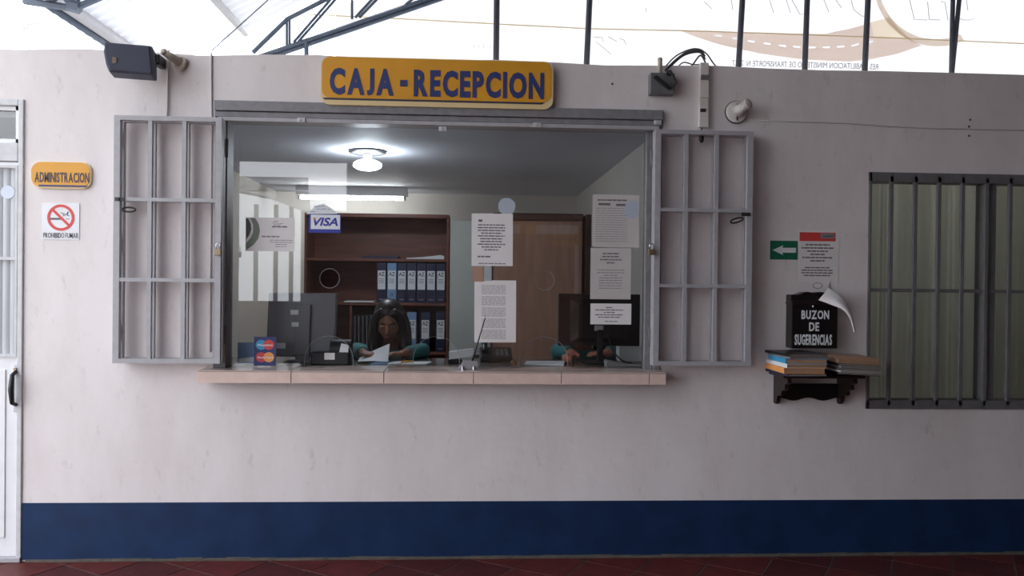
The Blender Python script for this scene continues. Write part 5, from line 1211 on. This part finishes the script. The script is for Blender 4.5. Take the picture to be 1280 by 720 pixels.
    for k in range(4): a = PI/4+k*PI/2; e = MB(); e.tube([(X+0.12*math.cos(a), Y+0.03+0.12*math.sin(a), seat-0.06), (X+0.18*math.cos(a), Y+0.03+0.18*math.sin(a), ZOF)], 0.014, 8); e.build('leg', 'black_metal', st)
    return o, L
mat('lips', rgb(140, 70, 66), 0.5)
dk = ZK-0.60+0.046
p1, L1 = person('woman with long dark hair in a teal top reading papers', 488, 0.70, 'skin', math.radians(24), dict(head=0.695, neck=0.56,
    right=((-0.20, -0.28, dk), (-0.13, -0.48, dk), (0.3, -0.8, 0.05), 0.45), left=((0.21, -0.28, dk), (0.11, -0.46, dk), (-0.6, -0.6, 0), 0.45)), -0.01)
p2, L2 = person('person in a teal top leaning behind the black monitor, hand on papers', 733, 0.78, 'skin_bright', math.radians(20), dict(head=0.70, neck=0.57,
    right=((-0.19, -0.27, dk), (-0.125, -0.50, dk), (-0.45, -0.9, -0.1), 0.8), left=((0.19, -0.28, dk), (0.10, -0.42, dk), (-0.7, -0.5, 0), 0.4)))
# the sheet she holds
mb = MB(); q = []; f = []
for i in range(9):
    for j in range(5):
        u, v = i/8, j/4
        x = at(447+38*u, 450, 0.24).x; z = at(460, 455-3-18*u*v**1.0-3*v, 0.24).z+0.004*math.sin(u*3)
        q.append((x, 0.24+0.10*v, z))
for i in range(8):
    for j in range(4): a = i*5+j; f.append((a, a+1, a+6, a+5))
tag(mb.add(q, f).build('document', 'label_white', smooth=True), 'white sheet tilted up in the receptionist\'s hand', 'paper')

# ================================================================== ACROSS THE HALL (seen mirrored in the glass)
# cafeteria front on the hall's rear wall
YW = YB+0.005
a, b = rp_(616, 268, YW), rp_(727, 460, YW)
cf = thing('cafe_counter_front', 'brown cafeteria front with a white frame across the hall, mirrored in the glass', 'shopfront', ((a.x+b.x)/2, YW, 0))
mb = MB(); mb.box(a.x, b.x, YW, YW+0.03, 0.02, a.z); mb.build('panel', 'wood_panel', cf)
c0, c1 = rp_(641, 281, YW), rp_(722, 293, YW); mb = MB(); mb.box(c0.x, c1.x, YW+0.03, YW+0.06, c1.z, c0.z); mb.build('top_frame', 'facade_white', cf)
c0, c1 = rp_(718.5, 281, YW), rp_(722.5, 368, YW); mb = MB(); mb.box(c0.x, c1.x, YW+0.03, YW+0.06, c1.z, c0.z-0.17); mb.build('side_frame', 'facade_white', cf)
c0, c1 = rp_(650, 279, YW), rp_(670, 293, YW); mb = MB(); mb.box(c0.x, c1.x, YW+0.06, YW+0.07, c1.z, c0.z); mb.build('emblem', 'sign_yellow', cf)
c0, c1 = rp_(684, 293, YW), rp_(727, 306.5, YW)
sg = thing('cafeteria_sign', 'orange-yellow sign reading CAFETERIA across the hall, mirrored in the glass', 'sign', ((c0.x+c1.x)/2, YW+0.072, c1.z))
mb = MB(); mb.box(c0.x, c1.x, YW+0.072, YW+0.092, c1.z, c0.z); mb.build('panel', 'sign_yellow', sg)
# a sign reads the right way for someone facing the rear wall, so its letters face +Y
text_mb('CAFETERIA', c0.x+0.03, c1.x-0.02, c1.z+0.05, c0.z-0.04, YW+0.095, 0.025, 0.004, mirror=True).build('lettering', 'sign_dark', sg)
# outside the tall rear opening: fascia sign, sloping awning, posts
YO = YB-4.0
c0, c1 = rp_(285, 220, YO), rp_(385, 237.5, YO)
sg = thing('fascia_sign', 'grey fascia sign with pale lettering outside the hall, mirrored in the glass', 'sign', ((c0.x+c1.x)/2, YO, c1.z))
mb = MB(); mb.box(c0.x, c1.x, YO-0.04, YO, c1.z, c0.z); mb.build('panel', 'grey_metal_dark', sg)
d0, d1 = rp_(329, 224, YO), rp_(381, 232, YO); text_mb('Copias a color', d0.x, d1.x, d1.z, d0.z, YO+0.003, 0.01, 0.004, mirror=True).build('lettering', 'label_white', sg)
d0, d1 = rp_(297, 223, YO), rp_(313, 231, YO); text_mb('Tel', d0.x, d1.x, d1.z, d0.z, YO+0.003, 0.01, 0.004, mirror=True).build('lettering', 'label_white', sg)
aw = thing('awning', 'pale sloping awning outside the hall, mirrored in the glass', 'awning', rp_(340, 262, YO))
pts = [rp_(x, y, YO) for x, y in ((288, 239), (385, 239), (388, 269), (376, 263), (340, 249), (288, 232.5))]
mb = MB(); mb.prism([(p.x, p.z) for p in pts], YO-0.075, YO-0.045); mb.build('valance', 'facade_white', aw)
for x in (317, 343.5, 363):
    pass
for k, (x, lab) in enumerate(((318.5, 'nearest the hall corner'), (343.5, 'in the middle'), (363, 'at the far end'))):
    c0, c1 = rp_(x-2.5, 245, YO), rp_(x+2.5, 245, YO); mb = MB(); mb.box(c0.x, c1.x, YO-0.14, YO-0.08, -0.13, 3.0)
    tag(mb.build('awning_post', 'grey_metal_dark'), f'dark awning post {lab} outside, mirrored in the glass', 'post')
